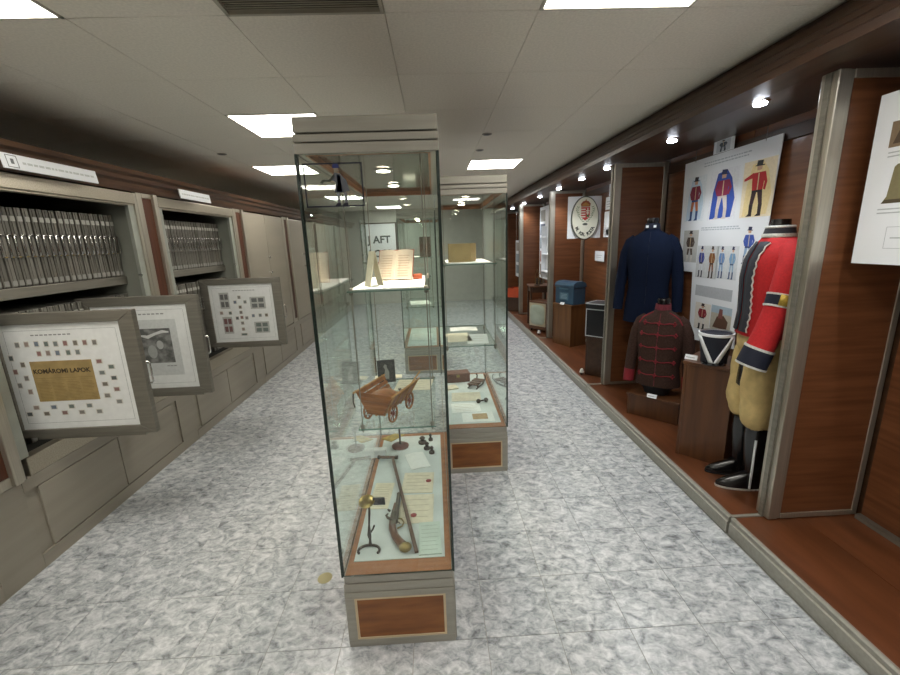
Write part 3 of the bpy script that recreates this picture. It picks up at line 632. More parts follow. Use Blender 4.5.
# small white block, signal with yellow plate, weights
t = thing('display_block', 'small white block with a card leaning on the cross bar', 'block', (-0.372, 2.29, ZM))
MB().box(-0.036, -0.02, 0, 0.036, 0.02, 0.05).build('body', PAPERW, t, bevel=0.002); MB().box(-0.03, -0.024, 0.004, 0.03, -0.0205, 0.046).build('card', WHITE, t)
t = thing('signal_stand', 'small stand with tilted yellow plate and round red-brown foot', 'stand', (-0.262, 2.40, ZM))
MB().lathe([(0.052, 0), (0.054, 0.008), (0.044, 0.014), (0.012, 0.018)], 22).build('foot', mat('red_brown_lacquer', '#6e4238', 0.4), t, True)
MB().tube([(0, 0, 0.014), (0, 0, 0.12)], 0.006, 8).build('post', IRON, t, True)
MB().prism([(-0.115, 0.0), (-0.035, 0.05), (0.03, 0.035), (-0.05, -0.035)], 0.060, 0.066, 'z', mx=Matrix.Rotation(0.12, 4, 'X')).build('plate', mat('ochre_plate', '#b59a48', 0.5, var=0.2, scale=(40, 40, 40)), t, bevel=0.001)
for k, (x, y, r, lb) in enumerate(((-0.122, 2.43, 0.026, 'largest dark metal seal among the seals in the front case corner'), (-0.070, 2.462, 0.014, 'small dark metal seal nearest the deck corner'), (-0.092, 2.35, 0.02, 'medium dark metal seal in the middle of the seals'), (-0.062, 2.295, 0.017, 'dark metal seal lying closest to the folded letter'))):
    o = thing('metal_seal', lb, 'seal', (x, y, ZM))
    MB().lathe([(r, 0), (r*1.02, 0.012), (r*0.7, 0.018)], 14).build('die', IRON, o, True); MB().lathe([(r*0.45, 0.018), (r*0.5, 0.03), (r*0.75, 0.036), (r*0.4, 0.046)], 12).build('grip', IRON, o, True)
# ------------------------------------------------------------------ front case: lower shelf
ZS = 0.815+0.0066
t = thing('model_cart', 'wooden model farm cart with flared plank sides and spoked wheels', 'model cart', (-0.268, 1.742, ZS), -0.42); t.scale = (0.82, 0.76, 0.80)
CW1 = mat('cart_wood', '#a9682e', 0.5, var=0.3, scale=(6, 40, 40), col2='#87501f'); CW2 = mat('cart_pale_wood', '#b98a52', 0.55, var=0.2, scale=(20, 20, 20)); CWR = mat('cart_red_wood', '#7c3a22', 0.5, var=0.2)
for s in (-1, 1):
    b = MB()
    for k in range(5):
        z0 = 0.058+k*0.024; x0 = 0.048+k*0.0135
        b.box(-0.003, -0.055, 0, 0.003, 0.26, 0.0225, mx=Matrix.Translation((s*x0, 0, z0)) @ Matrix.Rotation(s*0.51, 4, 'Y'))
    sd = b.build('side_boards', CW1, t)
    MB().tube([(s*0.118, -0.075, 0.176), (s*0.118, 0.275, 0.176)], 0.006, 6).build('top_rail', CW2, t, True)
    for yy in (-0.045, 0.05, 0.15, 0.25): MB().tube([(s*0.048, yy, 0.05), (s*0.124, yy, 0.182)], 0.004, 6).build('stake', CW2, sd, True)
b = MB()
for k in range(5):
    z0 = 0.058+k*0.024; b.prism([(-0.046-k*0.0135, 0), (0.046+k*0.0135, 0), (0.046+(k+0.93)*0.0135, 0.0225), (-0.046-(k+0.93)*0.0135, 0.0225)], -0.06, -0.054, 'y', mx=Matrix.Translation((0, 0, z0)))
b.build('tailboard', CW1, t)
MB().box(-0.046, -0.055, 0.054, 0.046, 0.26, 0.058).build('bed', CW1, t)
MB().tube([(-0.125, -0.065, 0.178), (-0.128, -0.07, 0.12), (-0.118, -0.072, 0.09)], 0.004, 6).build('brake_strap', IRON, t, True)
for yy in (0.0, 0.21): MB().tube([(-0.072, yy, 0.052), (0.072, yy, 0.052)], 0.005, 8).build('axle', CW2, t, True)
MB().tube([(0, -0.05, 0.05), (0, 0.28, 0.05)], 0.006, 6).build('perch', CW2, t, True)
wl = MB(); R_ = 0.052
for k in range(20):
    a0, a1 = 2*PI*k/20, 2*PI*(k+1)/20
    wl.prism([(R_*math.cos(a0), R_*math.sin(a0)), (R_*math.cos(a1), R_*math.sin(a1)), ((R_-0.009)*math.cos(a1), (R_-0.009)*math.sin(a1)), ((R_-0.009)*math.cos(a0), (R_-0.009)*math.sin(a0))], -0.004, 0.004, 'x', CW1)
for k in range(8):
    a0 = 2*PI*k/8; wl.tube([(0, 0.008*math.cos(a0), 0.008*math.sin(a0)), (0, 0.045*math.cos(a0), 0.045*math.sin(a0))], 0.0028, 6, CWR)
wl.tube([(-0.01, 0, 0), (0.01, 0, 0)], 0.010, 10, CWR)
w0 = None
for s in (-1, 1):
    for yy in (0.0, 0.21):
        if w0 is None: w0 = wl.build('wheel', None, t); o = w0
        else: o = link('wheel', w0.data, t)
        o.location = (s*0.078, yy, 0.052)
MB().tube([(0, 0.24, 0.05), (0, 0.38, 0.08), (0, 0.54, 0.13)], [0.007, 0.006, 0.005], 7).build('draw_pole', CW2, t, True)
MB().tube([(-0.06, 0.30, 0.06), (0.06, 0.30, 0.06)], 0.004, 6).build('whippletree', CW2, t, True)
MB().ball((0.0, 0.04, 0.135), (0.07, 0.09, 0.03), 8).build('load', CW1, t, True)
t = thing('framed_portrait', 'small black framed portrait standing behind the model cart', 'portrait', (-0.298, 2.262, ZS), 0.15)
mx = Matrix.Rotation(-0.25, 4, 'X')
f = MB()
for (x0, z0, x1, z1) in ((-0.05, 0, 0.05, 0.016), (-0.05, 0.114, 0.05, 0.13), (-0.05, 0.016, -0.035, 0.114), (0.035, 0.016, 0.05, 0.114)): f.box(x0, -0.006, z0, x1, 0.006, z1, mx=mx)
f.build('frame', mat('black_lacquer', '#1a1a1a', 0.3), t); MB().box(-0.035, -0.002, 0.016, 0.035, 0.004, 0.114, mx=mx).build('picture', mat('dark_portrait', '#3b3b38', 0.5, var=0.5, scale=(30, 30, 30), col2='#20201f'), t)
MB().prism([(-0.018, 0.02), (-0.006, 0.075), (-0.016, 0.09), (-0.008, 0.105), (0.004, 0.10), (0.004, 0.085), (0.016, 0.06), (0.014, 0.02)], -0.004, -0.002, 'y', mx=mx).build('portrait_print', ink('#8d8d88'), t)
MB().box(-0.01, 0.006, 0, 0.01, 0.045, 0.004).build('strut', BLACK, t)
lay = paper
lay(-0.30, 2.325+0.03, ZS, 0.16, 0.06, 0.05, 'cream folded document behind the black framed portrait', PAPER, fold=True)
lay(-0.14, 2.20, ZS, 0.20, 0.17, -0.1, 'cream printed sheet under the cart pole on the lower glass shelf', PAPER, lines=4)
t = thing('iron_key', 'small dark iron key beside the framed portrait on the glass shelf', 'key', (-0.20, 2.08, ZS+0.0), 0.4)
MB().tube([(0.014*math.cos(a*PI/5), 0.014*math.sin(a*PI/5), 0.004) for a in range(11)], 0.0025, 6).build('bow', IRON, t, True); MB().tube([(0, 0.014, 0.004), (0, 0.06, 0.004)], 0.003, 6).build('stem', IRON, t, True); MB().box(0, 0.045, 0.002, 0.014, 0.058, 0.006).build('bit', IRON, t)
# ------------------------------------------------------------------ front case: upper shelf
ZU = 1.412+0.0066
tag(MB().box(-0.345, 1.69, ZU, -0.045, 2.29, ZU+0.004).build('white_liner', WHITE, None, bevel=0.001), 'white liner board on the upper glass shelf of the front case', 'board')
ZU += 0.0046
def open_book(x, y, z, wd, hh, rz, tilt, label, pg, cover):
    t = thing('open_book', label, 'book', (x, y, z), rz)
    mx = Matrix.Rotation(-tilt, 4, 'X')
    MB().box(-wd/2, 0.010, 0, wd/2, 0.014, hh, mx=mx).build('cover', cover, t)
    for s in (-1, 1):
        b = MB(); n = 6
        prof = [(s*wd*0.48*k/n, 0.008-0.012*math.sin(PI*min(1, k/n*1.05))**0.7 if k else 0.008) for k in range(n+1)]
        poly = prof + [(s*wd*0.48, 0.0098), (0, 0.0098)]
        b.prism(poly, 0.006, hh-0.006, 'z', mx=mx); o = b.build('page_block', pg, t)
        l = MB(); rr = random.Random(9)
        for k in range(9): l.box(s*wd*0.08, -0.0055, hh*0.12+k*hh*0.08, s*wd*rr.uniform(0.36, 0.43), -0.0045, hh*0.12+k*hh*0.08+0.003, mx=mx)
        l.build('print_lines', ink('#b39c86'), o)
    MB().prism([(-0.02, 0.0), (0.0, 0.09), (0.012, 0.0)], -0.02, 0.02, 'x', mx=Matrix.Translation((0, 0.075, 0))).build('stand', mat('clear_plastic_stand', '#c9c4ba', 0.3), t)
    return t
open_book(-0.200, 2.04, ZU, 0.18, 0.17, -0.18, 0.5, 'open book with printed pages leaning on a stand on the upper shelf', mat('pale_page', '#d8c9b6', 0.8), mat('red_cover', '#a8543a', 0.6))
t = thing('standing_card', 'tall folded card standing like a tent beside the open book', 'card', (-0.262, 1.80, ZU), 0.5)
MB().box(-0.0015, -0.035, 0, 0.0015, 0.035, 0.15, mx=Matrix.Translation((-0.03, 0, 0)) @ Matrix.Rotation(0.2, 4, 'Y')).build('leaf', PAPER, t)
MB().box(-0.0015, -0.035, 0, 0.0015, 0.035, 0.15, mx=Matrix.Translation((0.03, 0, 0)) @ Matrix.Rotation(-0.2, 4, 'Y')).build('leaf', PAPER, t)
lay(-0.155, 1.78, ZU, 0.17, 0.12, 0.02, 'white printed sheet lying before the open book', PAPERW, lines=4, lcol='#c9c4bc')
t = thing('orange_box', 'little orange cardboard box beside the open book', 'box', (-0.085, 2.09, ZU), 0.1)
MB().box(-0.022, -0.015, 0, 0.022, 0.015, 0.018).build('tray', ink('#b9562c'), t, bevel=0.001); MB().box(-0.023, -0.016, 0.016, 0.023, 0.016, 0.024).build('lid', ink('#c4683a'), t, bevel=0.001)
# ------------------------------------------------------------------ second case
lay(0.275, 2.79, ZM, 0.23, 0.16, 0.0, 'white sheet with a brown stamp nearest the wooden front rail of the second case', PAPERW, lines=0)
lay(0.20, 2.97, ZM, 0.22, 0.18, 0.02, 'white sheet with pale writing in the middle of the second case deck', PAPERW, lines=5)
lay(0.22, 3.20, ZM, 0.24, 0.19, -0.04, 'cream handwritten sheet farther back on the second case deck', PAPER, lines=6)
tag(MB().box(0.235, 2.745, ZM+0.0035, 0.345, 2.84, ZM+0.005).build('brown_print', mat('brown_print_paper', '#b59a72', 0.8, var=0.15, scale=(60, 60, 60))), 'small brown print lying on the white sheet of the second case', 'print')
t = thing('metal_weights', 'small dumbbell-shaped dark weight on the second case deck', 'weight', (0.338, 3.06, ZM+0.018), 0.3)
for s in (-1, 1): MB().ball((s*0.033, 0, 0), (0.018, 0.018, 0.018), 7).build('weight_ball', IRON, t, True)
MB().tube([(-0.033, 0, 0), (0.033, 0, 0)], 0.007, 8).build('bar', IRON, t, True)
t = thing('wooden_sled', 'small dark wooden sled with curled runners in the second case', 'sled', (0.335, 3.46, ZM), -0.5)
for s in (-1, 1): MB().tube([(s*0.04, -0.1, 0.008), (s*0.04, 0.05, 0.008), (s*0.04, 0.1, 0.03), (s*0.04, 0.11, 0.06), (s*0.04, 0.09, 0.075)], 0.006, 6).build('runner', IRON, t, True)
for yy in (-0.08, -0.03, 0.02, 0.06): MB().box(-0.05, yy-0.015, 0.035, 0.05, yy+0.015, 0.042).build('slat', WOODP, t)
for s in (-1, 1):
    for yy in (-0.07, 0.05): MB().box(s*0.04-0.005, yy-0.005, 0.008, s*0.04+0.005, yy+0.005, 0.036).build('post', WOODP, t)
t = thing('brown_case', 'flat brown leather case at the back of the second case deck', 'case', (0.17, 3.62, ZM), 0.1)
MB().box(-0.11, -0.06, 0, 0.11, 0.06, 0.07).build('body', mat('brown_leather', '#6b4330', 0.5, var=0.15), t, bevel=0.006); MB().box(-0.112, -0.062, 0.062, 0.112, 0.062, 0.085).build('lid', mat('brown_leather', '#6b4330'), t, bevel=0.006)
MB().box(-0.015, -0.066, 0.05, 0.015, -0.061, 0.075).build('clasp', BRASS, t)
t = thing('open_ledger', 'small grey ledger lying open on the second case deck', 'book', (0.10, 3.42, ZM), 0.3)
for s in (-1, 1): MB().prism([(0, 0), (s*0.06, 0), (s*0.06, 0.012), (s*0.03, 0.016), (0, 0.010)], -0.045, 0.045, 'y').build('page_block', PAPER, t)
ZS2 = 0.885+0.0066
lay(0.16, 3.02, ZS2, 0.18, 0.28, 0.05, 'cream printed sheet on the middle shelf of the second case', PAPER, lines=7)
lay(0.30, 2.95, ZS2, 0.15, 0.30, -0.08, 'pale illustrated sheet on the middle shelf of the second case', PAPERW, lines=3)
lay(0.22, 3.30, ZS2, 0.22, 0.14, 0.0, 'folded white brochure toward the rear of the middle shelf', PAPERW, fold=True)
ZU2 = 1.447+0.0066
tag(MB().box(0.085, 2.74, ZU2, 0.385, 3.32, ZU2+0.004).build('white_liner', WHITE), 'white liner board on the upper shelf of the second case', 'board')
t = thing('folded_map', 'tan folded map card standing open on the upper shelf', 'map', (0.178, 2.88, ZU2+0.0046), 0.0)
TAN = mat('tan_card', '#b39a68', 0.7, var=0.1, scale=(12, 12, 12))
MB().box(-0.075, -0.002, 0, 0.075, 0.002, 0.125).build('leaf', TAN, t); MB().box(-0.002, 0, 0, 0.002, 0.15, 0.125, mx=Matrix.Translation((0.075, 0.0, 0)) @ Matrix.Rotation(-0.35, 4, 'Z')).build('leaf', TAN, t)
MB().tube([(-0.075, 0, 0.0), (-0.075, 0, 0.125)], 0.003, 6).build('spine', BRASS, t)
# ------------------------------------------------------------------ third case
t = thing('upright_album', 'dark upright album on the upper shelf of the farthest showcase', 'album', (-0.10, 5.3, 1.42+0.0066), 0.1)
MB().box(-0.07, -0.02, 0, 0.07, -0.016, 0.24).build('cover', WOODP, t); MB().box(-0.066, -0.016, 0.004, 0.068, 0.016, 0.236).build('page_block', PAPER, t); MB().box(-0.07, 0.016, 0, 0.07, 0.02, 0.24).build('cover', WOODP, t)
lay(-0.25, 5.25, 1.42+0.0066, 0.14, 0.25, 0.0, 'white sheet beside the upright album in the farthest showcase', PAPERW)
lay(-0.2, 5.4, 0.82+0.0066, 0.26, 0.35, 0.1, 'white sheet on the lower shelf of the farthest showcase', PAPERW, lines=5)
lay(-0.2, 5.5, ZM, 0.28, 0.4, 0.0, 'large white sheet on the deck of the farthest showcase', PAPERW, lines=6)
# far wall sign
t = thing('wall_sign', 'white sign panel with two lines of dark lettering on the far wall', 'sign', (-1.42, Y1-0.02, 1.62))
MB().box(-0.44, -0.015, -0.5, 0.44, 0.018, 0.5).build('board', WHITE, t, bevel=0.004)
f = MB()
for (x0, z0, x1, z1) in ((-0.47, 0.49, 0.47, 0.52), (-0.47, -0.52, 0.47, -0.49), (-0.47, -0.49, -0.44, 0.49), (0.44, -0.49, 0.47, 0.49)): f.box(x0, -0.03, z0, x1, 0.018, z1)
f.build('frame', IRON, t)
text('lettering', 'J AFT', 0.26, ink('#3a4444'), t, frame_mx((0, -0.0175, 0.08), (1, 0, 0), (0, 0, 1)), bold=0.03); text('lettering', 'ACCB', 0.26, ink('#3a4444'), t, frame_mx((0, -0.0175, -0.28), (1, 0, 0), (0, 0, 1)), bold=0.03)

# ------------------------------------------------------------------ right bays: printed posters
def mapper(o, u, v):       # unit print space on a plane -> matrix (x -> u, y -> v)
    return frame_mx(o, u, v)
def figure(t, mx, x, y, wd, h, hat, coat, legs, boots, bg=None, pose=0, skin='#c9a284', name='uniform_print'):
    # flat printed figure: x,y = lower left corner in print space
    g = MB()
    def P(pts, col, d): g.prism([(x+wd*a, y+h*b) for a, b in pts], 0.0003*d, 0.0003*d+0.0003, 'z', ink(col), mx)
    if bg: P([(0.02, 0.0), (1, 0.0), (1, 1.0), (0.0, 1.0)], bg[0], 0)
    if bg and len(bg) > 1: P([(0.10, 0.02), (0.85, 0.04), (0.93, 0.40), (0.78, 0.80), (0.60, 0.97), (0.28, 0.93), (0.15, 0.55)], bg[1], 1)
    P([(0.40, 0.90), (0.58, 0.90), (0.60, 0.98), (0.42, 0.99)], hat, 3); P([(0.36, 0.895), (0.64, 0.885), (0.64, 0.905), (0.36, 0.91)], hat, 3)
    P([(0.43, 0.82), (0.57, 0.82), (0.58, 0.90), (0.42, 0.90)], skin, 2)
    P([(0.30, 0.78), (0.70, 0.78), (0.68, 0.60), (0.66, 0.47), (0.34, 0.47), (0.32, 0.60)], coat, 3)
    if pose == 0:
        P([(0.30, 0.78), (0.22, 0.62), (0.30, 0.48), (0.36, 0.50), (0.31, 0.62), (0.37, 0.72)], coat, 4); P([(0.70, 0.78), (0.80, 0.62), (0.72, 0.48), (0.66, 0.50), (0.71, 0.62), (0.63, 0.72)], coat, 4)
    else:
        P([(0.34, 0.79), (0.05, 0.70), (0.06, 0.66), (0.36, 0.70)], coat, 4); P([(0.70, 0.78), (0.78, 0.60), (0.74, 0.46), (0.68, 0.48), (0.70, 0.60), (0.63, 0.72)], coat, 4)
    P([(0.49, 0.77), (0.52, 0.77), (0.52, 0.48), (0.49, 0.48)], '#d8c8a0', 5)
    P([(0.34, 0.475), (0.66, 0.475), (0.66, 0.435), (0.34, 0.435)], boots, 5)
    for s in (0, 1):
        o = 0.34+s*0.17; k = -0.05 if s == 0 else 0.06
        P([(o, 0.45), (o+0.15, 0.45), (o+0.13+k, 0.22), (o+0.02+k, 0.22)], legs, 3); P([(o+0.015+k, 0.23), (o+0.135+k, 0.23), (o+0.12+k, 0.05), (o+0.02+k, 0.05)], boots, 4)
        P([(o-0.06+k, 0.015), (o+0.125+k, 0.015), (o+0.125+k, 0.06), (o+0.02+k, 0.06)], boots, 4)
    return g.build(name, None, t)
# big uniform poster
PX = 2.10
PX = 2.165
t = thing('uniform_poster', 'large white poster of painted soldiers in uniform hung on wires', 'poster', (PX, 3.124, 0.7237)); t.scale = (1, 1.031, 1.031)
pl = [(-(yy-3.03), z-0.75) for yy, z in ((3.53, 2.15), (3.505, 1.29), (3.30, 1.29), (3.26, 0.745), (2.745, 0.785), (2.765, 1.292), (2.60, 1.298), (2.56, 2.157))]
mx0 = frame_mx((0, 0, 0), (0, -1, 0), (0, 0, 1))
MB().prism(pl, -0.006, 0, 'z', mx=mx0).build('board', WHITE, t)
mx = frame_mx((-0.0002, 0, 0), (0, -1, 0), (0, 0, 1))
F = lambda y0, z0, y1, z1, *a, **k: figure(t, mx, -(y0-3.03), z1-0.75, y0-y1, z0-z1, *a, **k)
F(3.481, 2.03, 3.233, 1.69, '#2a2430', '#7c2038', '#b5673a', '#2c4a7c', ('#dfe5ea', '#c3d6e4'))
F(3.19, 2.037, 2.89, 1.687, '#22305c', '#8c2248', '#d8d0c8', '#cfc6bd', ('#e4e6ea', '#2c4fa8'))
F(2.85, 2.04, 2.575, 1.687, '#2c2c30', '#c0262a', '#3a2028', '#2a1c20', ('#f0e2c4', '#eed9a0'), pose=1)
F(3.46, 1.62, 3.267, 1.367, '#2a2420', '#4a3a30', '#57473a', '#d0cbc2', ('#b9b9b4',))
F(3.262, 1.50, 3.14, 1.255, '#22264a', '#3a4890', '#d8dce0', '#2c2c3c', ('#cfd2d2',)); F(3.14, 1.50, 3.014, 1.255, '#3a2a22', '#84542c', '#7c4c28', '#3a2c24', ('#cfd2d2',))
F(3.025, 1.50, 2.915, 1.265, '#22264a', '#6a8cba', '#8aa6c6', '#4a5a80', ('#d3d8da',)); F(2.915, 1.50, 2.805, 1.265, '#22264a', '#7aa0c2', '#98b4c8', '#44587c', ('#d3d8da',))
F(2.815, 1.63, 2.64, 1.38, '#22264a', '#3c56a4', '#8ca8c4', '#30406c')
F(3.215, 1.06, 3.03, 0.85, '#2a1c1c', '#8c2430', '#e0dcd6', '#2a2626', ('#e2ddd2',))
b = MB()
def R2(y0, z0, y1, z1, col, d=1): b.prism([(-(y0-3.03), z1-0.75), (-(y1-3.03), z1-0.75), (-(y1-3.03), z0-0.75), (-(y0-3.03), z0-0.75)], 0.0002*d, 0.0002*d+0.0003, 'z', ink(col), mx)
R2(3.235, 1.195, 2.82, 1.112, '#b4b8bc'); R2(3.02, 1.065, 2.80, 0.885, '#b9b3a4'); R2(3.02, 1.065, 2.80, 1.01, '#a9bcc8', 2)
b.prism([(-(yy-3.03), z-0.75) for yy, z in ((2.99, 0.90), (2.84, 0.90), (2.83, 0.96), (2.88, 1.0), (2.95, 0.985))], 0.0008, 0.0011, 'z', ink('#5c4030'), mx); b.prism([(-(yy-3.03), z-0.75) for yy, z in ((2.94, 0.975), (2.89, 0.975), (2.895, 1.045), (2.93, 1.045))], 0.0011, 0.0014, 'z', ink('#7c4a44'), mx)
b.build('engraving_print', None, t)
rr = random.Random(4)
for z in (2.105, 2.085, 1.63, 1.615):
    b = MB(); y = 3.28 if z > 2 else 3.24
    while y > (2.83 if z > 2 else 2.84): wd = rr.uniform(0.012, 0.035); R2(y, z+0.008, y-wd, z, '#b4bbc1'); y -= wd+0.007
    b.build('lettering', None, t)
for yy in (3.39, 2.685): MB().tube([(-0.003, yy-3.03, 1.39), (-0.003, yy-3.03, 1.488)], 0.0022, 6).build('wire', CHROME, t)
t = thing('portrait_card', 'small card with a grey drawing standing on the poster top edge', 'card', (PX-0.006, 3.17, 2.172)); t.scale = (1, 1.0, 0.87)
mx = frame_mx((0, 0, 0), (0, -1, 0), (0, 0, 1))
MB().box(-0.11, 0, -0.003, 0.11, 0.10, 0.0, mx=mx @ Matrix.Identity(4)).build('card', WHITE, t)
figure(t, mx, -0.08, 0.005, 0.15, 0.092, '#3a4048', '#545a62', '#6a7078', '#3a4048', ('#c6cace',), name='drawing_print')
# near photo board
t = thing('photo_board', 'white hanging photo board with sepia pictures in the near bay', 'poster', (1.86, 1.40, 1.445))
mx = frame_mx((0, 0, 0), (0, -1, 0), (0, 0, 1))
MB().box(-0.39, 0, -0.006, 0.42, 0.675, 0.0, mx=mx).build('board', WHITE, t)
b = MB(); b.box(-0.324, 0.462, 0.0003, -0.10, 0.56, 0.0006, ink('#7d6a52'), mx); b.prism([(-0.31, 0.475), (-0.26, 0.475), (-0.265, 0.52), (-0.29, 0.53)], 0.0006, 0.0009, 'z', ink('#4c3c2a'), mx); b.build('sepia_print', None, t)
b = MB(); b.prism([(-0.312, 0.245), (-0.14, 0.245), (-0.15, 0.262), (-0.165, 0.27), (-0.17, 0.385), (-0.18, 0.395), (-0.275, 0.395), (-0.285, 0.385), (-0.295, 0.272)], 0.0003, 0.0006, 'z', ink('#7c7352'), mx)
b.prism([(-0.312, 0.245), (-0.14, 0.245), (-0.15, 0.26), (-0.30, 0.26)], 0.0006, 0.0009, 'z', ink('#4a3f2c'), mx); b.build('vessel_print', None, t)
b = MB()
for (x0, y0, x1, y1) in ((-0.27, 0.065, -0.05, 0.067), (-0.27, 0.15, -0.05, 0.152), (-0.27, 0.065, -0.268, 0.152), (-0.25, 0.105, -0.07, 0.11)): b.box(x0, y0, 0.0003, x1, y1, 0.0006, ink('#b3b8bb'), mx)
for z in (0.425, 0.44, 0.205, 0.22): b.box(-0.32, z, 0.0003, -0.12, z+0.005, 0.0006, ink('#b3b8bb'), mx)
b.build('caption_print', None, t)
for yy in (-0.30, 0.30): MB().tube([(-0.003, -yy, 0.675), (-0.003, -yy, 0.814)], 0.002, 6).build('wire', CHROME, t)

# ------------------------------------------------------------------ bay with uniforms
def plinth(name, label, c, wd, dp, z0, z1, rz, m=WOODP, top=True, cat='plinth', group=None):
    t = thing(name, label, cat, (c[0], c[1], z0), rz, group); h = z1-z0
    MB().box(-wd/2+0.006, -dp/2+0.006, 0, wd/2-0.006, dp/2-0.006, h-0.022).build('body', m, t)
    for s in (-1, 1): MB().box(s*(wd/2-0.018), -dp/2+0.001, 0, s*wd/2, -dp/2+0.01, h-0.022).build('corner_strip', m, t)
    MB().box(-wd/2-0.008, -dp/2-0.008, h-0.022, wd/2+0.008, dp/2+0.008, h).build('top', m, t, bevel=0.003)
    return t
plinth('wooden_plinth', 'tall dark wooden plinth carrying the black and white shako', (1.845, 2.555), 0.285, 0.30, 0.1, 0.775, -0.86)
plinth('low_plinth', 'low dark wooden plinth under the red-braided brown jacket', (1.85, 3.21), 0.40, 0.27, 0.1, 0.29, -0.82)
def label_card(x, y, z, rz, lb, wd=0.075):
    t = thing('label_card', lb, 'label', (x, y, z), rz); mx = Matrix.Rotation(-0.5, 4, 'X')
    MB().box(-wd/2, 0, 0.002, wd/2, 0.003, 0.035, mx=mx).build('card', WHITE, t)
    MB().box(-wd*0.4, -0.0006, 0.014, wd*0.3, -0.0001, 0.018, mx=mx).build('lettering', ink('#8a8f92'), t)
label_card(1.685, 2.575, 0.7755, -0.86, 'white caption card on the shako plinth')
label_card(1.735, 3.105, 0.2905, -0.82, 'white caption card on the low plinth')
# shako
t = thing('shako_hat', 'black shako hat with broad white V bands on the tall plinth', 'hat', (1.80, 2.515, 0.7755), -0.62)
MB().rings([(0, 0, 0.0, 0.074, 0.086), (0, 0, 0.03, 0.075, 0.088), (0, 0, 0.12, 0.088, 0.098), (0, 0.004, 0.18, 0.097, 0.104), (0, 0.004, 0.19, 0.094, 0.10), (0, 0.004, 0.186, 0.08, 0.086)], 28).build('crown', mat('navy_felt', '#181c2a', 0.8), t, True)
MB().rings([(0, 0.004, 0.180, 0.098, 0.105), (0, 0.004, 0.182, 0.102, 0.109), (0, 0.004, 0.197, 0.102, 0.109), (0, 0.004, 0.199, 0.096, 0.103)], 28, cap=False).build('top_band', WHITE, t, True)
for s in (-1, 1):
    vs = []
    for k in range(9):
        f = k/8; z = 0.004+0.178*f; rx = 0.077+0.024*f; ry = 0.091+0.017*f
        for dz in (-0.17, 0.17):
            a = -PI/2 + s*(0.12+0.95*f) + s*dz
            vs.append((rx*math.cos(a), ry*math.sin(a), z))
    MB().add(vs, [(2*k, 2*k+2, 2*k+3, 2*k+1) if s > 0 else (2*k, 2*k+1, 2*k+3, 2*k+2) for k in range(8)]).build('white_strap', WHITE, t, True).modifiers.new('solid', 'SOLIDIFY').thickness = 0.004
MB().ball((0.06, 0.10, 0.16), (0.035, 0.03, 0.028), 8).build('tuft', BLACK, t, True)
MB().rings([(0, -0.055, 0.0, 0.07, 0.062), (0, -0.065, 0.006, 0.066, 0.055), (0, -0.06, 0.012, 0.06, 0.045)], 20).build('peak', LEATHER, t, True)

TOR = [(0.0, 0.205, 0.13), (0.05, 0.20, 0.128), (0.15, 0.185, 0.118), (0.27, 0.198, 0.128), (0.38, 0.212, 0.138), (0.47, 0.216, 0.128), (0.535, 0.208, 0.108), (0.575, 0.178, 0.092), (0.605, 0.125, 0.080), (0.63, 0.078, 0.07), (0.65, 0.066, 0.066)]
def tor(z):
    for a, b in zip(TOR, TOR[1:]):
        if a[0] <= z <= b[0]:
            f = (z-a[0])/(b[0]-a[0]); return a[1]+(b[1]-a[1])*f, a[2]+(b[2]-a[2])*f
    return TOR[-1][1:]
def front(x, z, off=0.004, back=False):
    rx, ry = tor(z); e = 2.3; q = max(0.0, 1-min(1, abs(x)/rx)**e); y = ry*q**(1/e)
    return (x, (y+off) if back else -(y+off), z)
def jacket(t, cloth, collar, sc=1.0, cuff=None, arm=(0.27, 0.0)):
    MB().rings([(0, 0, z, rx, ry) for z, rx, ry in TOR], 32, e=2.3).build('jacket_body', cloth, t, True)
    MB().rings([(0, 0, 0.642, 0.072, 0.070), (0, 0, 0.655, 0.072, 0.070), (0, 0.0, 0.69, 0.066, 0.066), (0, 0, 0.688, 0.058, 0.058), (0, 0, 0.65, 0.058, 0.058)], 24, cap=False).build('collar', collar, t, True)
    MB().rings([(0, 0, 0.64, 0.057, 0.057), (0, 0, 0.70, 0.053, 0.053), (0, 0, 0.72, 0.058, 0.058), (0, 0, 0.735, 0.05, 0.05)], 20).build('neck_cap', mat('black_plastic', '#0f0f11', 0.25), t, True)
    for s in (-1, 1):
        pts = [(s*0.145, 0, 0.57), (s*0.185, 0, 0.535), (s*0.222, 0.005, 0.44), (s*0.248, 0.008, 0.30), (s*0.264, -0.005, 0.15), (s*arm[0], -0.02, arm[1])]
        sl = MB().tube(pts, [0.040, 0.055, 0.060, 0.055, 0.051, 0.047], 14).build('sleeve', cloth, t, True)
        if cuff: MB().tube([(s*0.266, -0.010, 0.10), (s*arm[0], -0.021, arm[1]-0.004)], [0.0525, 0.0505], 14).build('cuff', cuff, sl, True)
    MB().tube([front(0, z, 0.001) for z in (0.01, 0.1, 0.2, 0.3, 0.4, 0.5, 0.57, 0.62)], 0.003, 6).build('front_seam', collar, t, True)
t = thing('hussar_jacket', 'brown hussar jacket with crimson braid rows on a black bust', 'jacket', (1.84, 3.225, 0.375), -0.72); t.scale = (0.84, 0.9, 0.98)
jacket(t, FABRIC_BROWN, mat('crimson_collar', '#6e2832', 0.85, var=0.2, scale=(90, 90, 90)), cuff=BRAID)
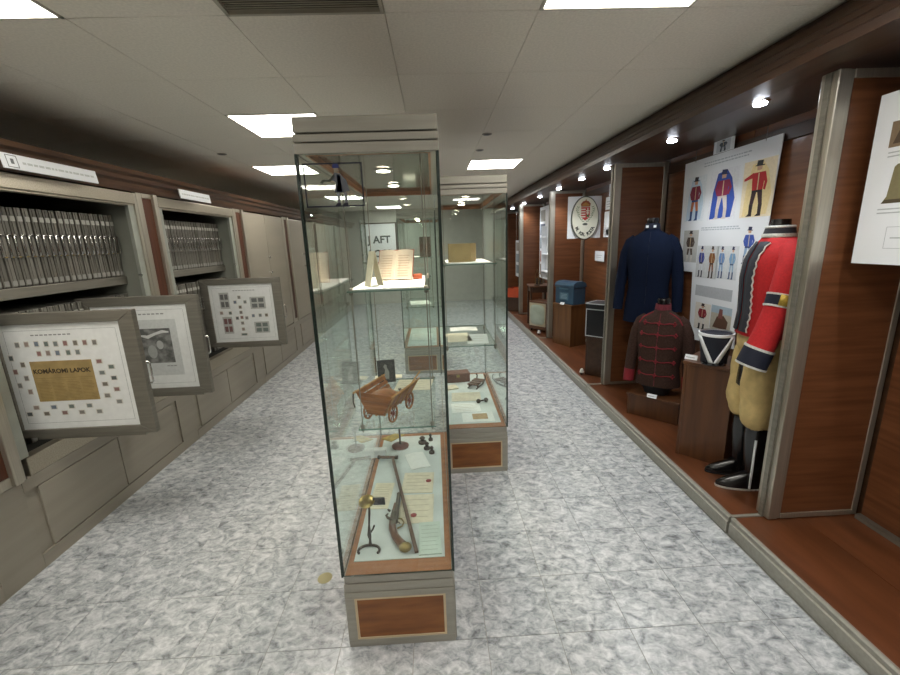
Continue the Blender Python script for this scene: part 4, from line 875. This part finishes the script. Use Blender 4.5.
for z in (0.10, 0.22, 0.34, 0.45, 0.54):
    w_ = 0.15 if z < 0.5 else 0.13
    g = MB(); g.tube([front(-w_+k*w_/6, z+0.004*math.cos(k*1.2)) for k in range(13)], 0.0042, 6)
    for c in (-w_, 0, w_):
        for (dx, dz) in ((0.012, 0.0), (-0.012, 0.0), (0.0, 0.013), (0.0, -0.013)): g.ball(front(max(-w_-0.01, min(w_+0.01, c+dx)), z+dz), 0.008, 5)
    g.build('braid_row', BRAID, t, True)
for s in (-1, 1): MB().tube([front(s*x, z, 0.003) for x, z in ((0.07, 0.625), (0.12, 0.60), (0.16, 0.575), (0.19, 0.53))], 0.006, 6).build('shoulder_cord', BRAID, t, True)
MB().rings([(0, 0, -0.085, 0.11, 0.09), (0, 0, -0.04, 0.13, 0.10), (0, 0, 0.0, 0.19, 0.12)], 20).build('bust_stand', BLACK, t, True)
t = thing('navy_jacket', 'plain navy blue uniform jacket with white collar badges on a stand', 'jacket', (1.89, 3.585, 0.1), -0.62); t.scale = (0.88, 0.95, 1.0)
o = thing('tmp', 'x', 'x'); bpy.data.objects.remove(o)
before = set(bpy.data.objects)
jacket(t, FABRIC_NAVY, mat('dark_navy_collar', '#10162a', 0.8), arm=(0.275, -0.06))
for o in set(bpy.data.objects)-before:
    if o.parent == t: o.location.z += 0.90; o.scale = (1.0, 1.0, 1.0)
for s in (-1, 1): MB().box(s*0.022, -0.081, 1.555, s*0.046, -0.076, 1.575).build('collar_badge', WHITE, t)
for k in range(6): MB().ball(Vector(front(0, 0.08+k*0.09, 0.004))*1.0+Vector((0, -0.006, 0.90)), 0.007, 5).build('button', FABRIC_NAVY, t, True)
MB().rings([(0, 0, 0.74, 0.215, 0.135), (0, 0, 0.84, 0.21, 0.134), (0, 0, 0.905, 0.206, 0.131)], 28, e=2.3).build('jacket_skirt', FABRIC_NAVY, t, True)
MB().tube([(0, 0, 0.01), (0, 0, 0.78)], 0.016, 10).build('stand_pole', IRON, t, True); MB().lathe([(0.11, 0), (0.11, 0.012), (0.03, 0.022)], 24).build('stand_base', BLACK, t, True)

# ------------------------------------------------------------------ red coat mannequin (faces the aisle, far to one side)
t = thing('uniform_mannequin', 'headless mannequin in red coat, beige breeches and black boots', 'mannequin', (1.858, 2.20, 0.1), math.radians(-104)); t.scale = (0.82, 0.94, 1.0)
# local: faces -y, left arm = +x (towards the entrance); z from podium
body = [(0.62, 0.165, 0.12), (0.80, 0.16, 0.118), (0.95, 0.155, 0.115), (1.10, 0.175, 0.125), (1.25, 0.195, 0.13), (1.36, 0.195, 0.115), (1.42, 0.165, 0.09), (1.45, 0.08, 0.065), (1.50, 0.055, 0.055), (1.555, 0.05, 0.05)]
MB().rings([(0, 0, z, rx*0.93, ry*0.9) for z, rx, ry in body], 24, e=2.3).build('mannequin_body', mat('black_plastic', '#0f0f11', 0.25), t, True)
coat = [(0.93, 0.195, 0.145), (0.98, 0.190, 0.14), (1.06, 0.183, 0.132), (1.16, 0.192, 0.138), (1.26, 0.205, 0.142), (1.36, 0.205, 0.128), (1.41, 0.18, 0.10), (1.445, 0.115, 0.085), (1.465, 0.085, 0.075)]
MB().rings([(0, 0, z, rx, ry) for z, rx, ry in coat], 32, e=2.3).build('coat_body', FABRIC_RED, t, True)
MB().rings([(0, 0, 1.455, 0.088, 0.078), (0, 0, 1.47, 0.09, 0.08), (0, 0, 1.515, 0.075, 0.07), (0, 0, 1.513, 0.066, 0.062), (0, 0, 1.46, 0.07, 0.065)], 24, cap=False).build('collar', mat('dark_grey_lapel', '#34363f', 0.8), t, True)
MB().rings([(0, 0, 1.462, 0.092, 0.082), (0, 0, 1.472, 0.094, 0.084), (0, 0, 1.482, 0.09, 0.08)], 24, cap=False).build('collar_braid', SILVER, t, True)
MB().rings([(0, 0, 1.510, 0.076, 0.071), (0, 0, 1.516, 0.079, 0.074), (0, 0, 1.523, 0.074, 0.069)], 24, cap=False).build('collar_braid', SILVER, t, True)
def cf(x, z, off):
    for a, b in zip(coat, coat[1:]):
        if a[0] <= z <= b[0]:
            f = (z-a[0])/(b[0]-a[0]); rx = a[1]+(b[1]-a[1])*f; ry = a[2]+(b[2]-a[2])*f; break
    q = max(0.0, 1-min(1, abs(x)/rx)**2.3)
    return (x, -(ry*q**(1/2.3)+off), z)
for s in (-1, 1):
    zz = [0.95, 1.05, 1.15, 1.25, 1.34, 1.40, 1.44]
    vs = []; 
    for z in zz:
        for xx in (0.012, 0.05, 0.085): vs.append(cf(s*xx, z, 0.007))
    fs = []
    for k in range(len(zz)-1):
        for c in range(2):
            q = (k*3+c, k*3+c+1, k*3+c+4, k*3+c+3); fs.append(q if s < 0 else q[::-1])
    lp = MB().add(vs, fs).build('lapel', mat('dark_grey_lapel', '#34363f', 0.8), t, True); lp.modifiers.new('solid', 'SOLIDIFY').thickness = 0.005
    pts = []
    for k in range(25):
        z = 0.95+0.485*k/24; pts.append(cf(s*(0.09+0.005*(-1)**k), z, 0.009))
    MB().tube(pts, 0.0048, 6).build('lapel_braid', SILVER, t, True)
# sleeves
for s in (1, -1):
    if s > 0: pts = [(0.15, 0, 1.40), (0.205, 0, 1.365), (0.24, -0.03, 1.25), (0.255, -0.06, 1.12), (0.258, -0.10, 0.98), (0.255, -0.155, 0.81)]
    else: pts = [(-0.15, 0, 1.40), (-0.205, 0, 1.365), (-0.225, 0.02, 1.25), (-0.23, 0.05, 1.12), (-0.23, 0.07, 0.98), (-0.225, 0.08, 0.82)]
    rs = [0.06, 0.072, 0.072, 0.068, 0.068, 0.072]
    sl = MB().tube(pts, rs, 16).build('sleeve', FABRIC_RED, t, True)
    a, b = Vector(pts[4]), Vector(pts[5]); u = (b-a).normalized()
    MB().tube([a+(b-a)*0.5, b+u*0.012], [0.0755, 0.079], 16).build('cuff', mat('dark_navy_cuff', '#14182a', 0.8), sl, True)
    MB().tube([a+(b-a)*0.46, a+(b-a)*0.53], [0.0775, 0.078], 16).build('cuff_braid', SILVER, sl, True); MB().tube([b+u*0.004, b+u*0.015], [0.0805, 0.080], 16).build('cuff_braid', SILVER, sl, True)
    if s > 0:
        a, b = Vector(pts[2]), Vector(pts[3])
        MB().tube([a+(b-a)*0.60, a+(b-a)*1.02], [0.0745, 0.0725], 16).build('arm_band', mat('navy_band', '#15182a', 0.8), sl, True)
        for q in (0.56, 1.0): MB().tube([a+(b-a)*q, a+(b-a)*(q+0.07)], [0.0765, 0.076], 16).build('band_braid', SILVER, sl, True)
        vs = []
        c = a+(b-a)*0.81; u = (b-a).normalized(); n = Vector((1, 0, 0)); n = (n-u*n.dot(u)).normalized(); w2 = u.cross(n)
        for k in range(6):
            an = -0.55+1.1*k/5
            for q in (-0.028, 0.028): vs.append(c+(n*math.cos(an)+w2*math.sin(an))*0.0775+u*q)
        MB().add([tuple(v) for v in vs], [(2*k, 2*k+1, 2*k+3, 2*k+2) for k in range(5)]).build('gold_badge', mat('gold_braid', '#b5983e', 0.45, 0.4, var=0.2, scale=(120, 120, 120)), sl, True).modifiers.new('solid', 'SOLIDIFY').thickness = 0.003
# breeches: waist and two baggy legs in one mesh
g = MB(); g.rings([(0, 0, 0.80, 0.168, 0.125), (0, -0.005, 0.90, 0.168, 0.125), (0, 0, 1.02, 0.165, 0.122)], 28, e=2.3)
for s in (-1, 1): g.rings([(s*0.095, -0.01, 0.39, 0.060, 0.064), (s*0.097, -0.015, 0.42, 0.085, 0.09), (s*0.10, -0.025, 0.47, 0.086, 0.092), (s*0.10, -0.02, 0.53, 0.09, 0.10), (s*0.098, -0.015, 0.65, 0.098, 0.12), (s*0.088, 0, 0.80, 0.096, 0.13), (s*0.08, 0, 0.88, 0.088, 0.12)], 22)
br = g.build('breeches', BREECH, t, True); dm = br.modifiers.new('sub', 'SUBSURF'); dm.levels = 1; dm.render_levels = 1
tx = bpy.data.textures.new('folds', 'CLOUDS'); tx.noise_scale = 0.12; d2 = br.modifiers.new('fold', 'DISPLACE'); d2.texture = tx; d2.strength = 0.045; d2.mid_level = 0.5
MB().rings([(0, 0, 1.015, 0.170, 0.127), (0, 0, 1.03, 0.171, 0.128), (0, 0, 1.055, 0.170, 0.127)], 24, e=2.3, cap=False).build('belt', mat('brown_belt', '#4a3024', 0.5), t, True)
for s in (-1, 1):
    b = MB().rings([(s*0.095, 0.0, 0.0, 0.042, 0.05), (s*0.095, 0, 0.05, 0.040, 0.048), (s*0.095, 0, 0.10, 0.041, 0.047), (s*0.095, -0.004, 0.22, 0.058, 0.060), (s*0.095, -0.008, 0.34, 0.062, 0.066), (s*0.095, -0.008, 0.40, 0.06, 0.064)], 20)
    b.rings([(s*0.098, -0.07, 0.012, 0.046, 0.135), (s*0.098, -0.072, 0.03, 0.046, 0.133), (s*0.098, -0.06, 0.055, 0.042, 0.108), (s*0.097, -0.03, 0.085, 0.038, 0.065), (s*0.095, -0.005, 0.11, 0.034, 0.04)], 22)
    bt = b.build('boot', LEATHER, t, True)
    MB().rings([(s*0.098, -0.07, 0.0, 0.047, 0.136), (s*0.098, -0.07, 0.012, 0.049, 0.138)], 22).build('sole', SILVER if s > 0 else BLACK, bt, True)
MB().tube([(0.15, -0.03, 0.02), (0.15, -0.03, 0.33)], 0.0075, 8).build('support_rod', WHITE, t, True)

# ------------------------------------------------------------------ bay with the oval post sign
t = thing('oval_sign', 'oval enamel post sign with crest, laurel and lettering on white board', 'sign', (1.955, 5.40, 1.83), -0.06)
MB().box(-0.212, 0.02, -0.25, 0.212, 0.032, 0.27).build('back_board', WHITE, t)
def ell(rx, rz, n=40): return [(rx*math.cos(2*PI*k/n), rz*math.sin(2*PI*k/n)) for k in range(n)]
MB().prism(ell(0.176, 0.270), -0.012, 0.019, 'y').build('rim', mat('dark_rim', '#4c5048', 0.4), t, bevel=0.004)
MB().prism(ell(0.164, 0.257), -0.019, -0.0122, 'y').build('enamel_plate', mat('enamel_cream', '#dcdccb', 0.3, var=0.03), t, bevel=0.003)
cr = MB(); yy = (-0.0205, -0.0192)
def Q(pts, col, d=0): cr.prism(pts, yy[0]-0.0004*d, yy[1], 'y', ink(col))
Q([(-0.055, 0.135), (0.055, 0.135), (0.055, 0.03), (0.04, -0.0), (0.0, -0.03), (-0.04, 0.0), (-0.055, 0.03)], '#b03a34')
for z in (0.115, 0.085, 0.055, 0.025): Q([(-0.053, z), (0.0, z), (0.0, z-0.014), (-0.053, z-0.014)], '#dcdccb', 1)
Q([(0.022, 0.125), (0.034, 0.125), (0.034, 0.012), (0.022, 0.005)], '#dcdccb', 1); Q([(0.006, 0.095), (0.05, 0.095), (0.05, 0.082), (0.006, 0.082)], '#dcdccb', 1); Q([(0.01, 0.07), (0.046, 0.07), (0.046, 0.058), (0.01, 0.058)], '#dcdccb', 1)
Q([(0.008, 0.03), (0.028, 0.045), (0.048, 0.03), (0.03, 0.01)], '#3f6b3c', 2)
Q([(-0.055, 0.14), (-0.062, 0.175), (-0.035, 0.205), (0.0, 0.215), (0.035, 0.205), (0.062, 0.175), (0.055, 0.14)], '#8a4a30'); Q([(-0.045, 0.165), (0.0, 0.195), (0.045, 0.165), (0.045, 0.15), (-0.045, 0.15)], '#a8793c', 1); Q([(-0.006, 0.21), (0.01, 0.21), (0.012, 0.228), (-0.004, 0.226)], '#a8793c', 1)
cr.build('crest', None, t)
lf = MB()
for s in (-1, 1):
    for k in range(9):
        a = 0.1+k*0.16; cx, cz = s*(0.095-0.055*max(0, k-5)/4*0+0.012*math.sin(k)), 0.13-k*0.022
        if k > 5: cx = s*(0.085-0.018*(k-5))
        for d in (-1, 1):
            an = PI/2+s*0.2+d*0.8
            lf.prism([(cx, cz), (cx+0.012*math.cos(an-0.4), cz+0.012*math.sin(an-0.4)), (cx+0.026*math.cos(an), cz+0.026*math.sin(an)), (cx+0.012*math.cos(an+0.4), cz+0.012*math.sin(an+0.4))], -0.0203, -0.0192, 'y', ink('#5c7a4c'))
lf.build('laurel', None, t)
MB().prism([(-0.035, -0.075), (-0.02, -0.062), (0.0, -0.058), (0.02, -0.062), (0.035, -0.075), (0.02, -0.088), (-0.02, -0.088)], -0.0203, -0.0192, 'y').build('ribbon_knot', ink('#4c5048'), t)
msg = 'M. KIR. POSTA'
for k, ch in enumerate(msg):
    if ch == ' ': continue
    a = math.radians(-90-52+104*(k/(len(msg)-1)))
    px, pz = 0.128*math.cos(a), 0.205*math.sin(a)
    tx_, tz_ = -0.128*math.sin(a), 0.205*math.cos(a); l = math.hypot(tx_, tz_); tx_, tz_ = tx_/l, tz_/l
    text('letter', ch, 0.058, ink('#2a3028'), t, frame_mx((px, -0.0196, pz), (tx_, 0, tz_), (-tz_, 0, tx_)), bold=0.03)
MB().tube([(0, 0.0, 0.26), (0, 0.0, 0.42)], 0.002, 6).build('wire', IRON, t)
XW = XB-0.0205
def wall_card(y, z, wd, h, label, prints, nm='picture_card'):
    t = thing(nm, label, 'card', (XW, y, z)); mx = frame_mx((0, 0, 0), (0, -1, 0), (0, 0, 1))
    MB().box(-wd/2, -h/2, 0, wd/2, h/2, 0.004, mx=mx).build('card', WHITE, t)
    MB().box(-0.03, -h/2*0.8, -0.0205, 0.03, h/2*0.8, 0, mx=mx).build('spacer', BLACK, t)
    b = MB()
    for (x0, y0, x1, y1, c) in prints: b.box(x0*wd, y0*h, 0.0041, x1*wd, y1*h, 0.0046, ink(c), mx)
    b.build('print', None, t)
wall_card(5.09, 2.14, 0.24, 0.14, 'small white card with a dark portrait, topmost beside the oval sign', [(-0.2, -0.35, 0.15, 0.38, '#4a4a4e'), (-0.1, 0.1, 0.05, 0.3, '#8a8a88')])
wall_card(5.12, 1.99, 0.36, 0.15, 'white text card under the dark portrait card beside the oval sign', [(-0.42, 0.1+0.0, 0.4, 0.16, '#aab0b4'), (-0.42, -0.1, 0.4, -0.04, '#aab0b4'), (-0.42, -0.3, 0.2, -0.24, '#aab0b4')])
wall_card(5.13, 1.74, 0.38, 0.31, 'white picture card with red figure and grey building beside the oval sign', [(-0.02, -0.1, 0.22, 0.42, '#d8c6bc'), (0.05, 0.0, 0.15, 0.32, '#a8605c'), (-0.45, -0.44, 0.2, -0.12, '#b9bcc0'), (-0.3, -0.4, 0.0, -0.2, '#8c9094')])
wall_card(5.42, 1.345, 0.30, 0.13, 'small blank white card low on the wall below the oval sign', [(-0.35, 0.05, 0.3, 0.1, '#b9bfc2'), (-0.35, -0.15, 0.2, -0.1, '#b9bfc2')])
t = thing('oval_plaque', 'large dark brown oval plaque leaning behind the black box', 'plaque', (XB-0.06, 4.62, 1.30))
MB().prism(ell(0.27, 0.34), -0.008, 0.012, 'x').build('board', WOODD, t, bevel=0.004); MB().prism(ell(0.30, 0.37), 0.0121, 0.026, 'x').build('rim', WOODP, t, bevel=0.004)
for s in (-1, 1): MB().tube([(0.02, s*0.12, 0.30), (0.055, s*0.12, 0.30)], 0.006, 6).build('hook', IRON, t)
plinth('mailbox_plinth', 'wooden plinth under the blue mailbox', (1.91, 5.72), 0.36, 0.30, 0.1, 0.69, -1.15, mat('mailbox_plinth_wood', '#6e4a28', 0.45, var=0.25, scale=(20, 20, 1.8), col2='#5a3a1e'))
t = thing('blue_mailbox', 'blue metal mailbox with rounded lid on a wooden plinth', 'mailbox', (1.90, 5.71, 0.6905), -1.15)
BL = mat('blue_enamel', '#2c4a60', 0.4, var=0.12, scale=(9, 9, 9), coat=0.3)
MB().box(-0.18, -0.11, 0, 0.18, 0.11, 0.235).build('body', BL, t, bevel=0.006)
lid = [(-0.118, 0.235), (0.118, 0.235), (0.118, 0.265), (0.10, 0.295), (0.05, 0.315), (-0.05, 0.315), (-0.10, 0.295), (-0.118, 0.265)]
MB().prism(lid, -0.19, 0.19, 'x').build('lid', BL, t, bevel=0.004)
MB().box(-0.085, -0.116, 0.06, 0.085, -0.1105, 0.16).build('plate', mat('blue_plate', '#4a6a7c', 0.4), t, bevel=0.002)
b = MB()
for z in (0.135, 0.115, 0.095, 0.078): b.box(-0.06, -0.1175, z, 0.06, -0.1162, z+0.006)
b.build('lettering', ink('#8fa6b0'), t)
MB().box(-0.09, -0.121, 0.205, 0.09, -0.1105, 0.222).build('slot_flap', mat('blue_plate', '#4a6a7c'), t)
label_card(1.755, 5.62, 0.6905, -1.15, 'white caption card before the blue mailbox', 0.08)
plinth('box_plinth', 'dark narrow plinth under the black box with white edges', (1.81, 4.33), 0.24, 0.26, 0.1, 0.545, -0.8, WOODD)
t = thing('black_box', 'black box with white edge strips and lid on a dark plinth', 'box', (1.80, 4.32, 0.5455), -0.8)
BX = mat('box_black', '#1b1d22', 0.4)
MB().box(-0.125, -0.13, 0, 0.125, 0.13, 0.30).build('body', BX, t)
MB().box(-0.132, -0.137, 0.302, 0.132, 0.137, 0.36).build('lid', BX, t, bevel=0.004)
e = MB(); k = 0.009
for sx in (-1, 1):
    for sy in (-1, 1): e.cb((sx*0.123, sy*0.128, 0.15), (k, k, 0.30))
for z in (0.006, 0.296):
    for s in (-1, 1): e.cb((0, s*0.1285, z), (0.25, k, k)); e.cb((s*0.1235, 0, z), (k, 0.26, k))
e.build('edge_strips', mat('white_strip', '#c9ccd0', 0.5), t)
e = MB()
for s in (-1, 1): e.cb((0, s*0.1345, 0.356), (0.264, k, k)); e.cb((s*0.1295, 0, 0.356), (k, 0.274, k))
e.build('lid_strips', mat('white_strip', '#c9ccd0'), t)
def insulator(x, y, lb):
    t = thing('porcelain_insulator', lb, 'insulator', (x, y, 0.1))
    MB().lathe([(0.012, 0), (0.014, 0.01), (0.01, 0.02)], 12).build('pin', IRON, t, True)
    MB().lathe([(0.012, 0.02), (0.026, 0.024), (0.028, 0.036), (0.018, 0.046), (0.02, 0.056), (0.012, 0.068), (0.003, 0.07)], 16).build('bell', mat('white_porcelain', '#e6e6e2', 0.2), t, True)
insulator(1.60, 4.33, 'small white porcelain knob on the podium beside the black box plinth')

# ------------------------------------------------------------------ farther bays
t = thing('display_rack', 'tall white rack panel with picture column and small shelves', 'rack', (2.05, 7.56, 0.86))
mx = frame_mx((0, 0, 0), (0, -1, 0), (0, 0, 1))
MB().box(-0.48, 0, -0.02, 0.48, 1.30, 0.0, mx=mx).build('back_panel', WHITE, t)
for k in range(5):
    b = MB().box(-0.43, 0.06+k*0.245, 0.0005, -0.10, 0.26+k*0.245, 0.002, mx=mx).build('picture', ink(['#8a7a70', '#a0685c', '#6e7c88', '#5f6a7c', '#9a9a94'][k]), t)
for z in (0.15, 0.45, 0.75): MB().box(0.0, z, 0.0005, 0.46, z+0.015, 0.09, mx=mx).build('shelf', WHITE, t)
for xx in (-0.01, 0.455): MB().box(xx, 0.05, 0.0005, xx+0.012, 0.95, 0.09, mx=mx).build('side', WHITE, t)
for s in (-1, 1): MB().tube([(0.01, s*0.3, 1.30), (0.01, s*0.3, 1.40)], 0.003, 6).build('wire', CHROME, t)
t = thing('old_television', 'old television set with wooden cabinet and pale screen on the podium', 'television', (1.79, 6.62, 0.1), -0.95)
MB().box(-0.24, -0.12, 0.03, 0.24, 0.14, 0.50).build('cabinet', mat('tv_walnut', '#5b3a26', 0.35, var=0.2, scale=(3, 20, 20)), t, bevel=0.008)
MB().box(-0.215, -0.132, 0.09, 0.12, -0.1205, 0.47).build('bezel', mat('cream_bezel', '#b3a88e', 0.4), t, bevel=0.006)
MB().rings([(-0.048, 0, 0, 0.15, 0.165), (-0.048, 0, 0.008, 0.145, 0.16), (-0.048, 0, 0.018, 0.10, 0.11)], 28, e=4.0, mx=Matrix.Translation((0, -0.1325, 0.28)) @ Matrix.Rotation(PI/2, 4, 'X')).build('screen', mat('pale_screen', '#a9b3a4', 0.15), t, True)
for z in (0.4, 0.3): MB().lathe([(0.026, 0), (0.022, 0.02), (0.01, 0.022)], 14, mx=Matrix.Translation((0.18, -0.12, z)) @ Matrix.Rotation(PI/2, 4, 'X')).build('knob', BRASS, t, True)
for sx in (-1, 1):
    for sy in (-0.09, 0.11): MB().tube([(sx*0.2, sy, 0), (sx*0.2, sy, 0.03)], [0.01, 0.015], 8).build('foot', BLACK, t)
insulator(1.63, 6.36, 'small white porcelain knob on the podium beside the old television')
t = thing('side_table', 'dark wooden side table with wire ornaments in the rack bay', 'table', (1.80, 7.10, 0.1), -0.1)
MB().box(-0.18, -0.22, 0.69, 0.18, 0.22, 0.715).build('table_top', WOODP, t, bevel=0.004)
for sx in (-1, 1):
    for sy in (-1, 1): MB().tube([(sx*0.15, sy*0.19, 0), (sx*0.15, sy*0.19, 0.69)], [0.014, 0.02], 8).build('leg', WOODD, t)
MB().box(-0.15, -0.19, 0.60, 0.15, 0.19, 0.69).build('apron', WOODD, t)
for k, (dx, dy, h) in enumerate(((-0.05, -0.1, 0.28), (0.05, 0.1, 0.20))):
    o = thing('wire_telegraph', ['taller brass wire instrument on the side table', 'shorter brass wire instrument on the side table'][k], 'instrument', (1.80+dx, 7.10+dy, 0.8155))
    MB().lathe([(0.05, 0), (0.05, 0.015), (0.03, 0.02)], 16).build('base', WOODD, o, True)
    MB().tube([(-0.03, 0, 0.018), (-0.035, 0, h*0.6), (0, 0, h), (0.035, 0, h*0.6), (0.03, 0, 0.018)], 0.005, 6).build('wire_arch', BRASS, o, True); MB().lathe([(0.02, 0.018), (0.02, h*0.4), (0.008, h*0.45)], 12).build('coil', IRON, o, True)
t = thing('hanging_board', 'narrow hanging white board with pictures above the orange box', 'poster', (2.12, 10.2-0.0, 0.68))
mx = frame_mx((0, 0, 0), (0, -1, 0), (0, 0, 1)); t.location = (1.98, 9.62, 0.73)
MB().box(-0.42, 0, -0.006, 0.42, 0.84, 0, mx=mx).build('board', WHITE, t)
for k in range(3): MB().box(-0.35, 0.08+k*0.26, 0.0003, 0.30, 0.27+k*0.26, 0.0012, mx=mx).build('picture', ink(['#7c8a94', '#93a3ac', '#a39c90'][k]), t)
for s in (-1, 1): MB().tube([(0.003, s*0.35, 0.84), (0.003, s*0.35, 1.53)], 0.003, 6).build('wire', CHROME, t)
plinth('stool_plinth', 'dark low plinth under the orange box', (1.80, 8.72), 0.40, 0.34, 0.1, 0.40, -0.6, WOODD)
t = thing('orange_crate', 'orange open crate in the farthest bay', 'crate', (1.79, 8.70, 0.4005), -0.6)
OR = mat('orange_paint', '#b5451e', 0.5, var=0.1)
MB().box(-0.20, -0.16, 0, 0.20, 0.16, 0.015).build('bottom', OR, t)
for s in (-1, 1): MB().box(-0.20, s*0.148, 0.0155, 0.20, s*0.16, 0.19).build('side', OR, t); MB().box(s*0.188, -0.1475, 0.0155, s*0.20, 0.1475, 0.19).build('end', OR, t)
t = thing('gilded_figure', 'small yellow horn ornament leaning in the orange crate', 'ornament', (1.80, 8.72, 0.4165), 0.4)
MB().tube([(-0.06, 0, 0.0), (-0.03, 0, 0.10), (0.02, 0, 0.2), (0.06, 0.0, 0.28)], [0.012, 0.02, 0.035, 0.06], 12).build('horn', mat('yellow_gilt', '#b5954a', 0.4, 0.4), t, True); MB().ball((-0.06, 0, 0.012), 0.018, 6).build('mouthpiece', BRASS, t, True)
